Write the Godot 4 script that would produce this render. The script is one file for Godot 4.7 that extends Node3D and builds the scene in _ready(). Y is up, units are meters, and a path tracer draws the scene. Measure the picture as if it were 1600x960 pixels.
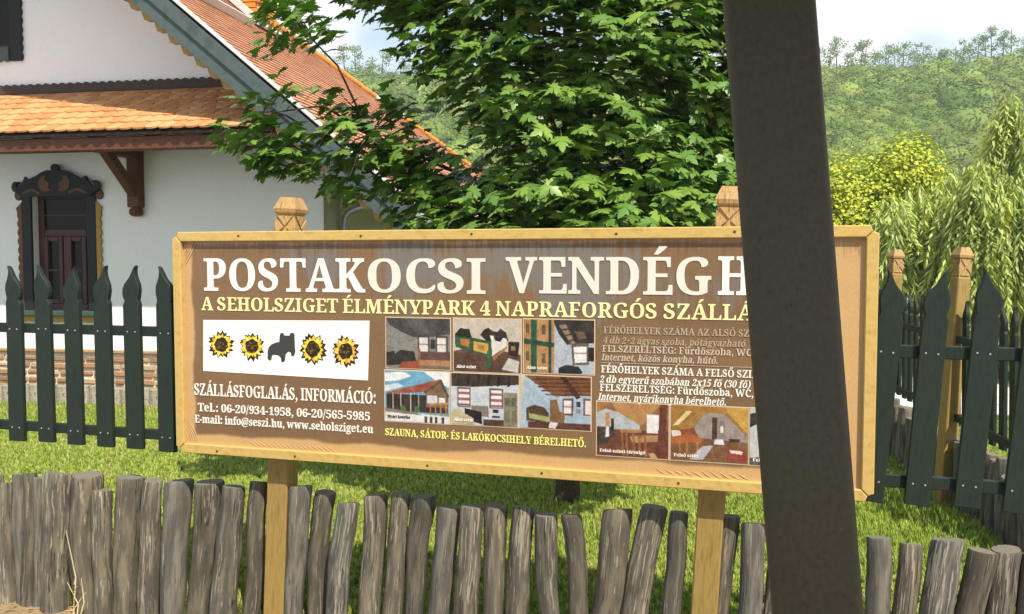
extends Node3D
# ---------------------------------------------------------------- state
var rng := RandomNumberGenerator.new()
var used := {}
var M := {}
const FENCE_O := Vector3(-1.5513, 0, -4.12)
const FENCE_A := -16.6
const HOUSE_O := Vector3(-2.0859, 0, -9.9533)
const HOUSE_A := -10.7

# ---------------------------------------------------------------- naming helpers
func numbered(n: String) -> String:
	if not used.has(n):
		used[n] = 0
		return n
	used[n] += 1
	return "%s_%03d" % [n, used[n]]

func thing(called: String, label: String, category: String, at := Vector3.ZERO, turn := 0.0, group := "") -> Node3D:
	var o := Node3D.new()
	o.name = numbered(called)
	add_child(o)
	o.position = at
	o.rotation_degrees.y = turn
	o.set_meta("label", label)
	o.set_meta("category", category)
	if group: o.set_meta("group", group)
	return o

func obj(called: String, st, m: Material, parent: Node = self) -> MeshInstance3D:
	var o := MeshInstance3D.new()
	o.name = called if parent != self else numbered(called)
	if st is SurfaceTool:
		st.generate_normals()
		o.mesh = st.commit()
	else:
		o.mesh = st
	o.material_override = m
	parent.add_child(o, true)
	return o

func part(called: String, parent: Node, at := Vector3.ZERO) -> Node3D:
	var o := Node3D.new()
	o.name = called
	parent.add_child(o, true)
	o.position = at
	return o

# ---------------------------------------------------------------- mesh helpers
func S() -> SurfaceTool:
	var st := SurfaceTool.new()
	st.begin(Mesh.PRIMITIVE_TRIANGLES)
	st.set_smooth_group(-1)
	return st

func tri(st: SurfaceTool, a: Vector3, b: Vector3, c: Vector3):
	st.add_vertex(a); st.add_vertex(b); st.add_vertex(c)

func quad(st: SurfaceTool, a: Vector3, b: Vector3, c: Vector3, d: Vector3):
	tri(st, a, b, c); tri(st, a, c, d)

# box between two corners, edges chamfered by e, placed by t
func box(st: SurfaceTool, lo: Vector3, hi: Vector3, e := 0.0, t := Transform3D()):
	var c := (lo + hi) * 0.5
	var s := (hi - lo) * 0.5
	if e <= 0.0:
		var p := []
		for i in 8:
			p.append(t * (c + Vector3(s.x if i & 1 else -s.x, s.y if i & 2 else -s.y, s.z if i & 4 else -s.z)))
		for q in [[4, 6, 7, 5], [1, 3, 2, 0], [5, 7, 3, 1], [0, 2, 6, 4], [2, 3, 7, 6], [0, 4, 5, 1]]:
			quad(st, p[q[0]], p[q[1]], p[q[2]], p[q[3]])
		return
	# chamfered: each corner has three vertices
	var v := func(i: int, k: int) -> Vector3:
		var sg := Vector3(1.0 if i & 1 else -1.0, 1.0 if i & 2 else -1.0, 1.0 if i & 4 else -1.0)
		var q := s - Vector3(e, e, e)
		q[k] = s[k]
		return t * (c + q * sg)
	for q in [[4, 6, 7, 5, 2], [1, 3, 2, 0, 2], [5, 7, 3, 1, 0], [0, 2, 6, 4, 0], [2, 3, 7, 6, 1], [0, 4, 5, 1, 1]]:
		quad(st, v.call(q[0], q[4]), v.call(q[1], q[4]), v.call(q[2], q[4]), v.call(q[3], q[4]))
	for ed in [[4, 5, 2, 1], [6, 7, 1, 2], [0, 1, 1, 2], [2, 3, 2, 1], [4, 6, 0, 2], [5, 7, 2, 0], [0, 2, 2, 0], [1, 3, 0, 2], [0, 4, 0, 1], [2, 6, 1, 0], [1, 5, 1, 0], [3, 7, 0, 1]]:
		var a: int = ed[0]
		var b: int = ed[1]
		quad(st, v.call(a, ed[3]), v.call(b, ed[3]), v.call(b, ed[2]), v.call(a, ed[2]))
	for i in 8:
		var odd: bool = ((i & 1) + ((i >> 1) & 1) + ((i >> 2) & 1)) % 2 == 1
		if odd: tri(st, v.call(i, 0), v.call(i, 2), v.call(i, 1))
		else: tri(st, v.call(i, 0), v.call(i, 1), v.call(i, 2))

# polygon in xy extruded from z0 to z1
func prism(st: SurfaceTool, poly: PackedVector2Array, z0: float, z1: float, t := Transform3D()):
	if Geometry2D.is_polygon_clockwise(poly):
		poly.reverse()
	var n := poly.size()
	var ix := Geometry2D.triangulate_polygon(poly)
	for k in range(0, ix.size(), 3):
		var a := poly[ix[k]]
		var b := poly[ix[k + 1]]
		var c := poly[ix[k + 2]]
		if (b - a).cross(c - a) > 0.0:
			var w := b
			b = c
			c = w
		tri(st, t * Vector3(a.x, a.y, z1), t * Vector3(b.x, b.y, z1), t * Vector3(c.x, c.y, z1))
		tri(st, t * Vector3(a.x, a.y, z0), t * Vector3(c.x, c.y, z0), t * Vector3(b.x, b.y, z0))
	for i in n:
		var a := poly[i]
		var b := poly[(i + 1) % n]
		quad(st, t * Vector3(a.x, a.y, z0), t * Vector3(a.x, a.y, z1), t * Vector3(b.x, b.y, z1), t * Vector3(b.x, b.y, z0))

func tube(st: SurfaceTool, pts: Array, rad: Array, sides := 8, caps := true):
	st.set_smooth_group(0)
	var rings := []
	for i in pts.size():
		var d: Vector3 = (pts[mini(i + 1, pts.size() - 1)] - pts[maxi(i - 1, 0)]).normalized()
		var x := d.cross(Vector3.FORWARD if absf(d.z) < 0.9 else Vector3.RIGHT).normalized()
		var y := x.cross(d).normalized()
		var ring := []
		for k in sides:
			var a := TAU * k / sides
			ring.append(pts[i] + (x * cos(a) + y * sin(a)) * rad[i])
		rings.append(ring)
	for i in pts.size() - 1:
		for k in sides:
			var l := (k + 1) % sides
			quad(st, rings[i][k], rings[i][l], rings[i + 1][l], rings[i + 1][k])
	if caps:
		st.set_smooth_group(-1)
		for k in sides:
			var l := (k + 1) % sides
			tri(st, pts[0], rings[0][l], rings[0][k])
			tri(st, pts[-1], rings[-1][k], rings[-1][l])
	st.set_smooth_group(-1)

func V2(a: Array) -> PackedVector2Array:
	var p := PackedVector2Array()
	for k in range(0, a.size(), 2):
		p.append(Vector2(a[k], a[k + 1]))
	return p

# ---------------------------------------------------------------- material helpers
func lin(r: float, g: float, b: float) -> Color:
	return Color(r, g, b).linear_to_srgb()

func mat(c: Color, rough := 0.8, spec := 0.4) -> StandardMaterial3D:
	var m := StandardMaterial3D.new()
	m.albedo_color = c
	m.roughness = rough
	m.metallic_specular = spec
	return m

func noise(freq: float, sd: int, oct := 4, kind := FastNoiseLite.TYPE_SIMPLEX_SMOOTH) -> FastNoiseLite:
	var n := FastNoiseLite.new()
	n.noise_type = kind
	n.seed = sd
	n.frequency = freq
	n.fractal_octaves = oct
	return n

func ntex(freq: float, sd: int, cols: Array, size := 512, oct := 5) -> NoiseTexture2D:
	var t := NoiseTexture2D.new()
	t.width = size
	t.height = size
	t.seamless = true
	t.noise = noise(freq, sd, oct)
	if cols:
		var g := Gradient.new()
		var off := PackedFloat32Array()
		var cc := PackedColorArray()
		for i in cols.size():
			off.append(float(i) / (cols.size() - 1))
			cc.append(cols[i])
		g.offsets = off
		g.colors = cc
		t.color_ramp = g
	return t

func nnorm(freq: float, sd: int, strength := 4.0, size := 512, oct := 5) -> NoiseTexture2D:
	var t := NoiseTexture2D.new()
	t.width = size
	t.height = size
	t.seamless = true
	t.noise = noise(freq, sd, oct)
	t.as_normal_map = true
	t.bump_strength = strength
	return t

# tinted surface with grain: colour ramp of greys times base colour, triplanar
func grain(c: Color, rough: float, tex: Texture2D, scale: Vector3, nrm: Texture2D = null, ns := 0.5, spec := 0.4) -> StandardMaterial3D:
	var m := mat(c, rough, spec)
	m.albedo_texture = tex
	m.uv1_triplanar = true
	m.uv1_scale = scale
	if nrm:
		m.normal_enabled = true
		m.normal_texture = nrm
		m.normal_scale = ns
	return m

func make_materials():
	var soft := ntex(0.02, 1, [Color(.72, .72, .72), Color(1, 1, 1), Color(.86, .86, .86)], 512)
	var fine := ntex(0.09, 2, [Color(.55, .55, .55), Color(1, 1, 1)], 512)
	var strong := ntex(0.03, 3, [Color(.4, .4, .4), Color(.9, .9, .9), Color(1, 1, 1), Color(.6, .55, .5)], 512)
	var bump := nnorm(0.08, 4, 5.0)
	var bump2 := nnorm(0.03, 5, 6.0)
	M.soft = soft; M.fine = fine; M.strong = strong; M.bump = bump
	M.stucco = grain(lin(.88, .87, .845), .95, ntex(0.015, 6, [Color(.975, .975, .97), Color(1, 1, 1), Color(.985, .985, .98)]), Vector3(1.7, 1.7, 1.7), bump, .3, .2)
	M.green = grain(lin(.020, .032, .026), .6, ntex(0.02, 7, [Color(.84, .85, .84), Color(1, 1, 1), Color(.93, .94, .93)]), Vector3(4, .7, 4), bump2, .10, .3)
	M.rail = M.green
	M.tan = grain(lin(.56, .385, .125), .5, ntex(0.02, 8, [Color(.88, .86, .82), Color(1, 1, 1), Color(.95, .94, .92)]), Vector3(1.4, 1.4, 1.4), bump2, .12, .4)
	M.post_paint = grain(lin(.33, .225, .07), .55, ntex(0.02, 9, [Color(.8, .78, .74), Color(1, 1, 1), Color(.92, .91, .88)]), Vector3(4, .5, 4), bump2, .12, .4)
	M.carved = grain(lin(.50, .33, .15), .7, ntex(0.02, 10, [Color(.5, .47, .42), Color(1, 1, 1), Color(.75, .7, .63)]), Vector3(7, .8, 7), bump2, .4, .3)
	M.crack = mat(lin(.03, .02, .012), .9)
	M.nail = mat(lin(.06, .05, .045), .6)
	M.screw = mat(lin(.55, .55, .52), .35, .6); M.screw.metallic = .6
	M.shelter = grain(lin(.074, .068, .046), .5, ntex(0.07, 11, [Color(.7, .66, .6), Color(.93, .92, .91), Color(.96, .95, .94), Color(1, 1, 1), Color(.92, .9, .86)]), Vector3(2.5, 1.6, 2.5), bump, .05, .45)
	M.shelter_roof = grain(lin(.16, .11, .07), .8, soft, Vector3(1, 1, 6))
	M.brown = grain(lin(.15, .052, .022), .6, ntex(0.02, 12, [Color(.5, .5, .5), Color(1, 1, 1), Color(.75, .72, .7)]), Vector3(1, 5, 5), bump2, .3)
	M.darkbrown = grain(lin(.045, .022, .014), .55, soft, Vector3(1, 6, 6))
	M.trim_dark = grain(lin(.07, .05, .038), .75, soft, Vector3(2, 2, 2))
	M.teal = grain(lin(.075, .10, .098), .6, ntex(0.01, 13, [Color(.8, .8, .8), Color(1, 1, 1), Color(.9, .9, .9)]), Vector3(.8, .8, .8), bump2, .1)
	M.darkteal = grain(lin(.014, .017, .016), .6, soft, Vector3(2, 2, 2))
	M.ochre = grain(lin(.46, .26, .06), .65, soft, Vector3(3, 3, 3))
	M.rust = grain(lin(.17, .075, .035), .65, soft, Vector3(3, 3, 3))
	M.sillgreen = grain(lin(.05, .10, .075), .6, soft, Vector3(3, 3, 3))
	M.tile = []
	for c in [[.70, .35, .15], [.65, .31, .13], [.74, .39, .18], [.60, .275, .115]]:
		M.tile.append(grain(lin(c[0], c[1], c[2]), .85, soft, Vector3(3, 3, 3), bump, .3, .25))
	M.roof_tile = mat(Color.WHITE, .88, .25)
	M.roof_tile.vertex_color_use_as_albedo = true
	M.roof_tile.albedo_texture = soft
	M.roof_tile.uv1_triplanar = true
	M.roof_tile.uv1_scale = Vector3(2, 2, 2)
	M.ridge = grain(lin(.68, .29, .06), .8, soft, Vector3(2, 2, 2))
	M.brick = []
	for c in [[.54, .34, .19], [.60, .43, .28], [.46, .26, .145], [.68, .52, .37], [.52, .31, .17], [.40, .24, .15]]:
		M.brick.append(grain(lin(c[0], c[1], c[2]), .9, strong, Vector3(3, 3, 3), bump, .6, .2))
	M.chimney = []
	for c in [[.72, .29, .055], [.66, .25, .05], [.76, .34, .085]]:
		M.chimney.append(grain(lin(c[0], c[1], c[2]), .85, soft, Vector3(4, 4, 4), bump, .4, .2))
	M.mortar = grain(lin(.78, .69, .54), .95, soft, Vector3(3, 3, 3), bump, .5, .2)
	M.concrete = grain(lin(.44, .40, .31), .9, strong, Vector3(1.6, 1.6, 1.6), bump, .5, .3)
	M.zinc = mat(lin(.50, .52, .53), .42, .5); M.zinc.metallic = .55
	M.white_metal = mat(lin(.55, .55, .54), .5)
	M.glass = mat(lin(.010, .007, .006), .06, .28)
	M.soil = grain(lin(.36, .26, .14), .95, strong, Vector3(.9, .9, .9), bump, .8, .2)
	M.lawn = grain(lin(.11, .13, .035), .95, strong, Vector3(.8, .8, .8), bump, .8, .1)
	M.gravel = grain(lin(.72, .70, .66), .95, soft, Vector3(.7, .7, .7), bump, .6, .2)
	M.bark = grain(lin(.10, .075, .05), .9, strong, Vector3(5, 1.4, 5), bump2, 1.0, .2)
	M.straw = mat(lin(.62, .50, .28), .85)

func leaf_mat(c: Color, rough := .45, back := .5, spec := .45) -> StandardMaterial3D:
	var m := mat(c, rough, spec)
	m.backlight_enabled = true
	m.backlight = Color(c.r * back, c.g * back, c.b * back * .6)
	m.cull_mode = BaseMaterial3D.CULL_DISABLED
	return m

# vertex-coloured foliage material for MultiMesh copies
func foliage_mat(back: Color, rough := .5, spec := .4) -> StandardMaterial3D:
	var m := mat(Color.WHITE, rough, spec)
	m.vertex_color_use_as_albedo = true
	m.backlight_enabled = true
	m.backlight = back
	m.cull_mode = BaseMaterial3D.CULL_DISABLED
	return m

func multi(called: String, mesh: Mesh, xf: Array, cols: Array, m: Material, parent: Node = self) -> MultiMeshInstance3D:
	var mm := MultiMesh.new()
	mm.transform_format = MultiMesh.TRANSFORM_3D
	mm.use_colors = true
	mm.mesh = mesh
	mm.instance_count = xf.size()
	for i in xf.size():
		mm.set_instance_transform(i, xf[i])
		mm.set_instance_color(i, cols[i])
	var o := MultiMeshInstance3D.new()
	o.name = called if parent != self else numbered(called)
	o.multimesh = mm
	o.material_override = m
	parent.add_child(o, true)
	o.set_meta("kind", "stuff")
	return o

func rnd(a: float, b: float) -> float:
	return rng.randf_range(a, b)

func rdir() -> Vector3:
	return Vector3(rng.randfn(), rng.randfn(), rng.randfn()).normalized()

# ---------------------------------------------------------------- camera, sky, sun
func make_world():
	var cam := Camera3D.new()
	cam.name = "camera"
	add_child(cam)
	cam.position = Vector3(0, 1.65, 0)
	cam.rotation.x = -atan(75.0 / 1400.0)
	cam.fov = 37.85
	cam.near = 0.05
	cam.far = 1200
	cam.current = true
	var env := Environment.new()
	env.background_mode = Environment.BG_SKY
	env.tonemap_mode = Environment.TONE_MAPPER_LINEAR
	env.tonemap_exposure = 1.34
	env.sdfgi_enabled = true
	env.ssao_enabled = true
	env.ssil_enabled = true
	env.fog_enabled = true
	env.fog_density = 0.0009
	env.fog_light_color = Color(.84, .89, .90)
	var sky := Sky.new()
	var pano := PanoramaSkyMaterial.new()
	pano.panorama = ImageTexture.create_from_image(sky_image())
	sky.sky_material = pano
	env.sky = sky
	var we := WorldEnvironment.new()
	we.name = "world_environment"
	we.environment = env
	add_child(we)
	var sun := DirectionalLight3D.new()
	sun.name = "sun"
	add_child(sun)
	var el := deg_to_rad(51.5)
	var az := deg_to_rad(27.0)
	var to := Vector3(sin(az) * cos(el), sin(el), cos(az) * cos(el))
	sun.look_at_from_position(to * 50.0, Vector3.ZERO, Vector3.UP)
	sun.light_energy = 1.6
	sun.light_color = Color(1.0, .955, .88)
	sun.light_angular_distance = 0.53
	sun.shadow_enabled = true

func sky_image() -> Image:
	var w := 1024
	var h := 512
	var im := Image.create(w, h, false, Image.FORMAT_RGBF)
	var n := noise(1.5, 21, 5)
	var n2 := noise(5.0, 22, 4)
	for y in h:
		var up := PI * 0.5 - PI * (y + .5) / h
		for x in w:
			var a := TAU * (x + .5) / w
			var d := Vector3(cos(a) * cos(up), sin(up), sin(a) * cos(up))
			var t := pow(clampf(1.0 - maxf(d.y, 0.0), 0, 1), 2.2)
			var c := Color(.26, .45, .76).lerp(Color(.66, .80, .92), t)
			var q := Vector3(d.x, d.y * 2.2, d.z) / (0.35 + absf(d.y))
			var k := n.get_noise_3dv(q) * .75 + n2.get_noise_3dv(q) * .25
			var cl := smoothstep(-.22, .25, k + .10 * t)
			c = c.lerp(Color(.97, .98, 1.0), cl * .85)
			im.set_pixel(x, y, Color(c.r * .96, c.g * .94, c.b * .91))
	return im

# ---------------------------------------------------------------- ground and hill
func hill_height(x: float, z: float) -> float:
	var d := -z
	var s := smoothstep(42.0, 172.0, d)
	return (32.0 + .03 * x) * s + hill_noise.get_noise_2d(x, z) * 2.2 * s

var hill_noise := FastNoiseLite.new()

func make_ground():
	hill_noise.seed = 31
	hill_noise.frequency = .02
	var st := S()
	# lawn sheet behind the palisade; the worn ground before it lies a little lower
	var cut := Transform3D(Basis(Vector3.UP, deg_to_rad(FENCE_A)), FENCE_O)
	box(st, Vector3(-400, -.5, -500), Vector3(400, -.004, -.128), 0.0, cut)
	var g := obj("ground", st, M.lawn)
	g.set_meta("kind", "structure")
	st = S()
	# worn soil in front of the palisade
	var t := Transform3D(Basis(Vector3.UP, deg_to_rad(FENCE_A)), FENCE_O)
	box(st, Vector3(-6, -.45, -.127), Vector3(9, -.12, 8.0), 0.0, t)
	obj("soil_path", st, M.soil).set_meta("kind", "structure")
	st = S()
	prism(st, V2([3.9, 9.6, 14, 8.2, 22, 11, 22, 19, 5.5, 19, 4.3, 13]), -.05, .006, Transform3D(Basis(Vector3.RIGHT, -PI / 2), Vector3.ZERO))
	obj("gravel_yard", st, M.gravel).set_meta("kind", "structure")
	# hill terrain
	st = S()
	st.set_smooth_group(0)
	var nx := 60
	var nz := 44
	var P := []
	for j in nz + 1:
		for i in nx + 1:
			var x := lerpf(-190, 230, float(i) / nx)
			var z := -lerpf(38, 300, float(j) / nz)
			P.append(Vector3(x, hill_height(x, z) - .02, z))
	for j in nz:
		for i in nx:
			var a := j * (nx + 1) + i
			quad(st, P[a], P[a + nx + 1], P[a + nx + 2], P[a + 1])
	M.hill = grain(lin(.075, .105, .03), .95, M.strong, Vector3(.05, .05, .05))
	obj("hill", st, M.hill).set_meta("kind", "structure")
	# woods on the slope: clumps of leaves
	var xf := []
	var col := []
	var nxf := []
	var ncol := []
	rng.seed = 42
	while xf.size() + nxf.size() < 15000:
		var d := 46.0 + 140.0 * sqrt(rng.randf())
		var x := rnd(-.62, .72) * d
		var h := hill_height(x, -d)
		if d > 157.0: continue
		var s := rnd(.9, 1.9) * (1.7 if rng.randf() < .07 else 1.0)
		var tone := hill_noise.get_noise_2d(x * 3.0, d * 3.0) * .5 + .5
		var near := d < 105.0
		(nxf if near else xf).append(Transform3D(Basis(Vector3.UP, rnd(0, TAU)).scaled(Vector3(s * 1.15, s * rnd(.8, 1.15), s * 1.15)), Vector3(x, h + s * .45, -d)))
		var c := Color(.15, .25, .05).lerp(Color(.32, .40, .09), clampf(tone + rnd(-.45, .45), 0, 1))
		var cv := rnd(.50, .92)
		(ncol if near else col).append(Color(c.r * cv, c.g * cv, c.b * cv))
	var w0 := multi("hillside_wood", clump_mesh(760, .058, 43), nxf, ncol, foliage_mat(Color(.24, .30, .06), .7, .2))
	w0.set_meta("label", "green thicket on the lower half of the hillside")
	w0.set_meta("category", "wood")
	var w := multi("hillside_wood", clump_mesh(620, .066, 41), xf, col, foliage_mat(Color(.24, .30, .06), .7, .2))
	w.set_meta("label", "pale green thicket on the upper half of the hillside")
	w.set_meta("category", "wood")
	# separate trees along the crest
	for k in 120:
		var px := lerpf(-.60, .70, (k + rnd(.1, .9)) / 120.0)
		var d := rnd(157, 171)
		var x := px * d
		hill_tree(k, Vector3(x, hill_height(x, -d) - .3, -d))

func hill_tree(k: int, at: Vector3):
	var hh := rnd(6.0, 9.0)
	var o := thing("hilltop_tree", "small loose-crowned tree standing on the skyline of the wooded hill", "tree", at, 0, "trees along the hill crest")
	var st := S()
	var lean := rnd(-.5, .5)
	tube(st, [Vector3.ZERO, Vector3(lean * .4, hh * .5, 0), Vector3(lean, hh * .92, 0)], [.16, .11, .04], 5)
	obj("trunk", st, M.bark, o)
	var xf := []
	var col := []
	for b in 5:
		var c := Vector3(rnd(-1.2, 1.2) + lean, hh * rnd(.55, 1.0), rnd(-1.2, 1.2))
		for i in 60:
			var p := c + rdir() * rnd(.2, 1.15) * Vector3(1, .75, 1)
			xf.append(Transform3D(Basis(rdir(), rnd(0, TAU)).scaled(Vector3.ONE * rnd(.20, .40)), p))
			var v := rnd(.75, 1.25)
			col.append(Color(.15 * v, .215 * v, .06 * v))
	multi("crown", leafcard(), xf, col, M.farleaf, o)

func leafcard() -> Mesh:
	if M.has("card"): return M.card
	var st := S()
	quad(st, Vector3(0, 0, 0), Vector3(-.35, .5, .06), Vector3(0, 1, 0), Vector3(.35, .5, .06))
	st.generate_normals()
	M.card = st.commit()
	return M.card

# a unit clump of n leaf-like faces spread through a ball
func clump_mesh(n: int, size: float, sd: int) -> Mesh:
	var r := RandomNumberGenerator.new()
	r.seed = sd
	var st := SurfaceTool.new()
	st.begin(Mesh.PRIMITIVE_TRIANGLES)
	var put := func(p: Vector3, m: Vector3):
		st.set_normal(m.normalized())
		st.add_vertex(p)
	# solid heart of the crown
	for i in 8:
		for j in 6:
			var q := []
			for k in [[i, j], [i, j + 1], [i + 1, j + 1], [i + 1, j]]:
				var a: float = TAU * k[0] / 8.0
				var e: float = PI * (.5 - k[1] / 6.0)
				q.append(Vector3(cos(a) * cos(e), sin(e), sin(a) * cos(e)) * .66)
			for k in [0, 1, 2, 0, 2, 3]: put.call(q[k], q[k])
	for i in n:
		var d := Vector3(r.randfn(), r.randfn(), r.randfn()).normalized()
		var p := d * pow(r.randf(), .22) * (1.0 + .22 * sin(d.x * 5.0 + sd) * cos(d.z * 4.0 + d.y * 3.0))
		# faces lie along the outside of the crown, each at its own angle
		var nz := (d + Vector3(0, .35, 0) + Vector3(r.randfn(), r.randfn(), r.randfn()) * .26).normalized()
		var nx := nz.cross(Vector3(r.randfn(), r.randfn(), r.randfn())).normalized()
		var b := Basis(nx, nz.cross(nx), nz)
		var s := size * r.randf_range(.6, 1.3)
		var q := [p + b * Vector3(0, -s, 0), p + b * Vector3(-s * .6, 0, s * .1), p + b * Vector3(0, s, 0), p + b * Vector3(s * .6, 0, s * .1)]
		for k in [0, 1, 2, 0, 2, 3]: put.call(q[k], d + nz * .8)
	return st.commit()
# ---------------------------------------------------------------- guest house (x along facade to the right, y up, z out of the facade)
const RK := 0.8357
func roof_top(u: float) -> float:
	return 4.2 - RK * (u + 1.083) if u > -4.2 else 4.2 - RK * (-8.4 - u + 1.083)

func wall_holes(st: SurfaceTool, poly: PackedVector2Array, holes: Array, z0: float, z1: float):
	var xs := [-100.0]
	for h in holes:
		xs.append(h[0]); xs.append(h[2])
	xs.append(100.0)
	xs.sort()
	for i in xs.size() - 1:
		var ranges := [[-100.0, 100.0]]
		for h in holes:
			if h[0] <= xs[i] + .0001 and h[2] >= xs[i + 1] - .0001:
				ranges = [[-100.0, h[1]], [h[3], 100.0]]
		for r in ranges:
			for p in Geometry2D.intersect_polygons(poly, V2([xs[i], r[0], xs[i + 1], r[0], xs[i + 1], r[1], xs[i], r[1]])):
				prism(st, p, z0, z1)

# board along x whose lower or upper edge is scalloped
func scallop(u0: float, u1: float, y_flat: float, y_edge: float, depth: float, pitch: float) -> PackedVector2Array:
	var p := PackedVector2Array()
	p.append(Vector2(u0, y_flat))
	p.append(Vector2(u1, y_flat))
	var n := int(round(absf(u1 - u0) / pitch))
	for i in n:
		for k in 4:
			var t := (i + k / 4.0) / n
			var w := absf(sin(PI * k / 4.0))
			p.append(Vector2(lerpf(u1, u0, t), y_edge + depth * w))
	p.append(Vector2(u0, y_edge))
	return p

func make_house():
	rng.seed = 101
	var H := thing("guest_house", "white stuccoed house with orange tiled roofs and carved window surrounds", "house", HOUSE_O, HOUSE_A)
	# walls
	var st := S()
	var win := [-3.64, 1.04, -2.92, 2.44]
	var upw := [-4.62, 4.12, -3.84, 5.35]
	wall_holes(st, V2([-8.4, .55, 0, .55, 0, 3.08, -4.2, 6.59, -8.4, 3.08]), [win, upw], -.32, 0.0)
	obj("front_wall", st, M.stucco, H)
	st = S()
	box(st, Vector3(-.32, .55, -10), Vector3(-.001, 3.06, -.321))
	obj("side_wall", st, M.stucco, H)
	st = S()
	box(st, Vector3(-8.4, .55, -10), Vector3(-8.1, 3.06, -.321))
	box(st, Vector3(-8.1, .55, -10), Vector3(-.321, 3.06, -9.7))
	obj("rear_walls", st, M.stucco, H)
	# dark room behind the panes
	st = S()
	box(st, Vector3(-5.0, .6, -1.6), Vector3(-2.3, 5.0, -1.5))
	obj("inner_partition", st, M.darkbrown, H)
	# plinth of bricks with pale joints
	var pl := part("plinth", H)
	st = S()
	box(st, Vector3(-8.4, -.1, -10), Vector3(.02, .55, -.3))
	box(st, Vector3(-8.4, -.1, -.3), Vector3(.02, .55, .004))
	obj("mortar_backing", st, M.mortar, pl)
	st = S()
	box(st, Vector3(-8.42, .552, -.02), Vector3(.05, .588, .05), .006)
	obj("ledge", st, M.brick[0], pl)
	var shapes := []
	for k in 3:
		st = S()
		var e := .006 + .004 * k
		box(st, Vector3(0, -.027, -.02), Vector3([.232, .11, .17][k], .027, .024), e)
		st.generate_normals()
		shapes.append(st.commit())
	var row := 0
	for y in [.045, .132, .219, .306, .393, .48]:
		var x := -5.0 + rnd(0, .2)
		while x < -.05:
			var k: int = [0, 0, 1, 2][rng.randi() % 4]
			var o := obj("brick", shapes[k], M.brick[rng.randi() % 6], pl)
			o.position = Vector3(x, y + rnd(-.006, .006), rnd(-.004, .014))
			o.rotation.z = rnd(-.02, .02)
			x += [.232, .11, .17][k] + rnd(.014, .028)
		row += 1
	# ---- canopy roof over the window
	var cp := part("canopy_roof", H)
	var a := atan2(3.56 - 2.95, 1.12)
	var slope := Transform3D(Basis(Vector3.RIGHT, a), Vector3(0, 3.56, 0))   # local +z runs down the slope
	st = S()
	box(st, Vector3(-5.0, -.05, .0), Vector3(-.66, -.012, 1.24), 0, slope)
	box(st, Vector3(-.66, -.05, .62), Vector3(-.12, -.012, 1.24), 0, slope)
	obj("sheathing", st, M.darkbrown, cp)
	var tiles := []
	for k in 3:
		st = S()
		var pts := PackedVector2Array([Vector2(-.071, 0), Vector2(.071, 0), Vector2(.071, .30)])
		for i in 7:
			var q := PI * (i + .5) / 7.0
			pts.append(Vector2(.071 * cos(q), .30 + .055 * sin(q)))
		pts.append(Vector2(-.071, .30))
		prism(st, pts, -.009, .009, Transform3D(Basis(Vector3.RIGHT, PI / 2), Vector3.ZERO))
		st.generate_normals()
		tiles.append(st.commit())
	for r in 7:
		var nn := 32
		for i in nn:
			if 3.56 - (r * .186) * sin(a) + .16 > roof_top(-.18 - i * .1475) - .10: continue
			var o := obj("tile", tiles[r % 3], M.tile[rng.randi() % 4], cp)
			var u := -.18 - (i + (.5 if r % 2 else .0)) * .1475
			o.transform = slope * Transform3D(Basis(Vector3.RIGHT, -.075).rotated(Vector3.UP, rnd(-.015, .015)), Vector3(u, .004 + rnd(0, .004), -.16 + r * .186))
	st = S()
	prism(st, scallop(-5.0, -.42, 3.578, 3.665, .028, .105), .004, .045)
	obj("wall_trim", st, M.trim_dark, cp)
	st = S()
	box(st, Vector3(-5.0, 2.765, .93), Vector3(.10, 2.905, 1.06), .01)
	obj("beam", st, M.brown, cp)
	st = S()
	box(st, Vector3(-5.0, 2.905, 1.075), Vector3(-.05, 2.94, 1.11), .004)
	obj("eave_board", st, M.darkbrown, cp)
	for u in [-4.75, -4.1, -3.45, -2.8, -2.15, -1.5, -.85, -.25]:
		st = S()
		box(st, Vector3(u - .045, -.16, .05), Vector3(u + .045, -.052, 1.16), .006, slope)
		obj("rafter", st, M.darkbrown, cp)
	for bk in [[-2.25, 2.24], [-.24, 2.72]]:
		var u: float = bk[0]
		var b0: float = bk[1]
		var br := part("bracket", cp)
		st = S()
		box(st, Vector3(u - .075, b0, .0), Vector3(u + .075, 2.95, .13), .012)
		obj("wall_post", st, M.brown, br)
		st = S()
		tube(st, [Vector3(u, b0 + .015, .065), Vector3(u, b0 - .005, .065), Vector3(u, b0 - .03, .065), Vector3(u, b0 - .07, .065), Vector3(u, b0 - .095, .065), Vector3(u, b0 - .105, .065)], [.06, .055, .075, .078, .055, .01], 12)
		obj("knob", st, M.brown, br)
		st = S()
		box(st, Vector3(-.05, -.055, -.05), Vector3(.05, .055, .78), .008, Transform3D(Basis(Vector3.RIGHT, -atan2(.44, .52)), Vector3(u, maxf(2.40, b0 + .16), .10)))
		obj("strut", st, M.brown, br)
		st = S()
		box(st, Vector3(u - .06, 2.79, .131), Vector3(u + .06, 2.90, .929), .008)
		obj("arm", st, M.brown, br)
	make_window(H)
	make_upper_window(H)
	make_main_roof(H)
	# rainwater pipe
	st = S()
	var pts := [Vector3(.07, .1, -.45), Vector3(.07, 2.02, -.45), Vector3(.085, 2.12, -.45), Vector3(.14, 2.19, -.45), Vector3(.24, 2.23, -.45), Vector3(.7, 2.33, -.45), Vector3(1.25, 2.36, -.45)]
	tube(st, pts, [.048, .048, .048, .048, .048, .048, .048], 12)
	obj("downpipe", st, M.zinc, H)
	st = S()
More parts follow.
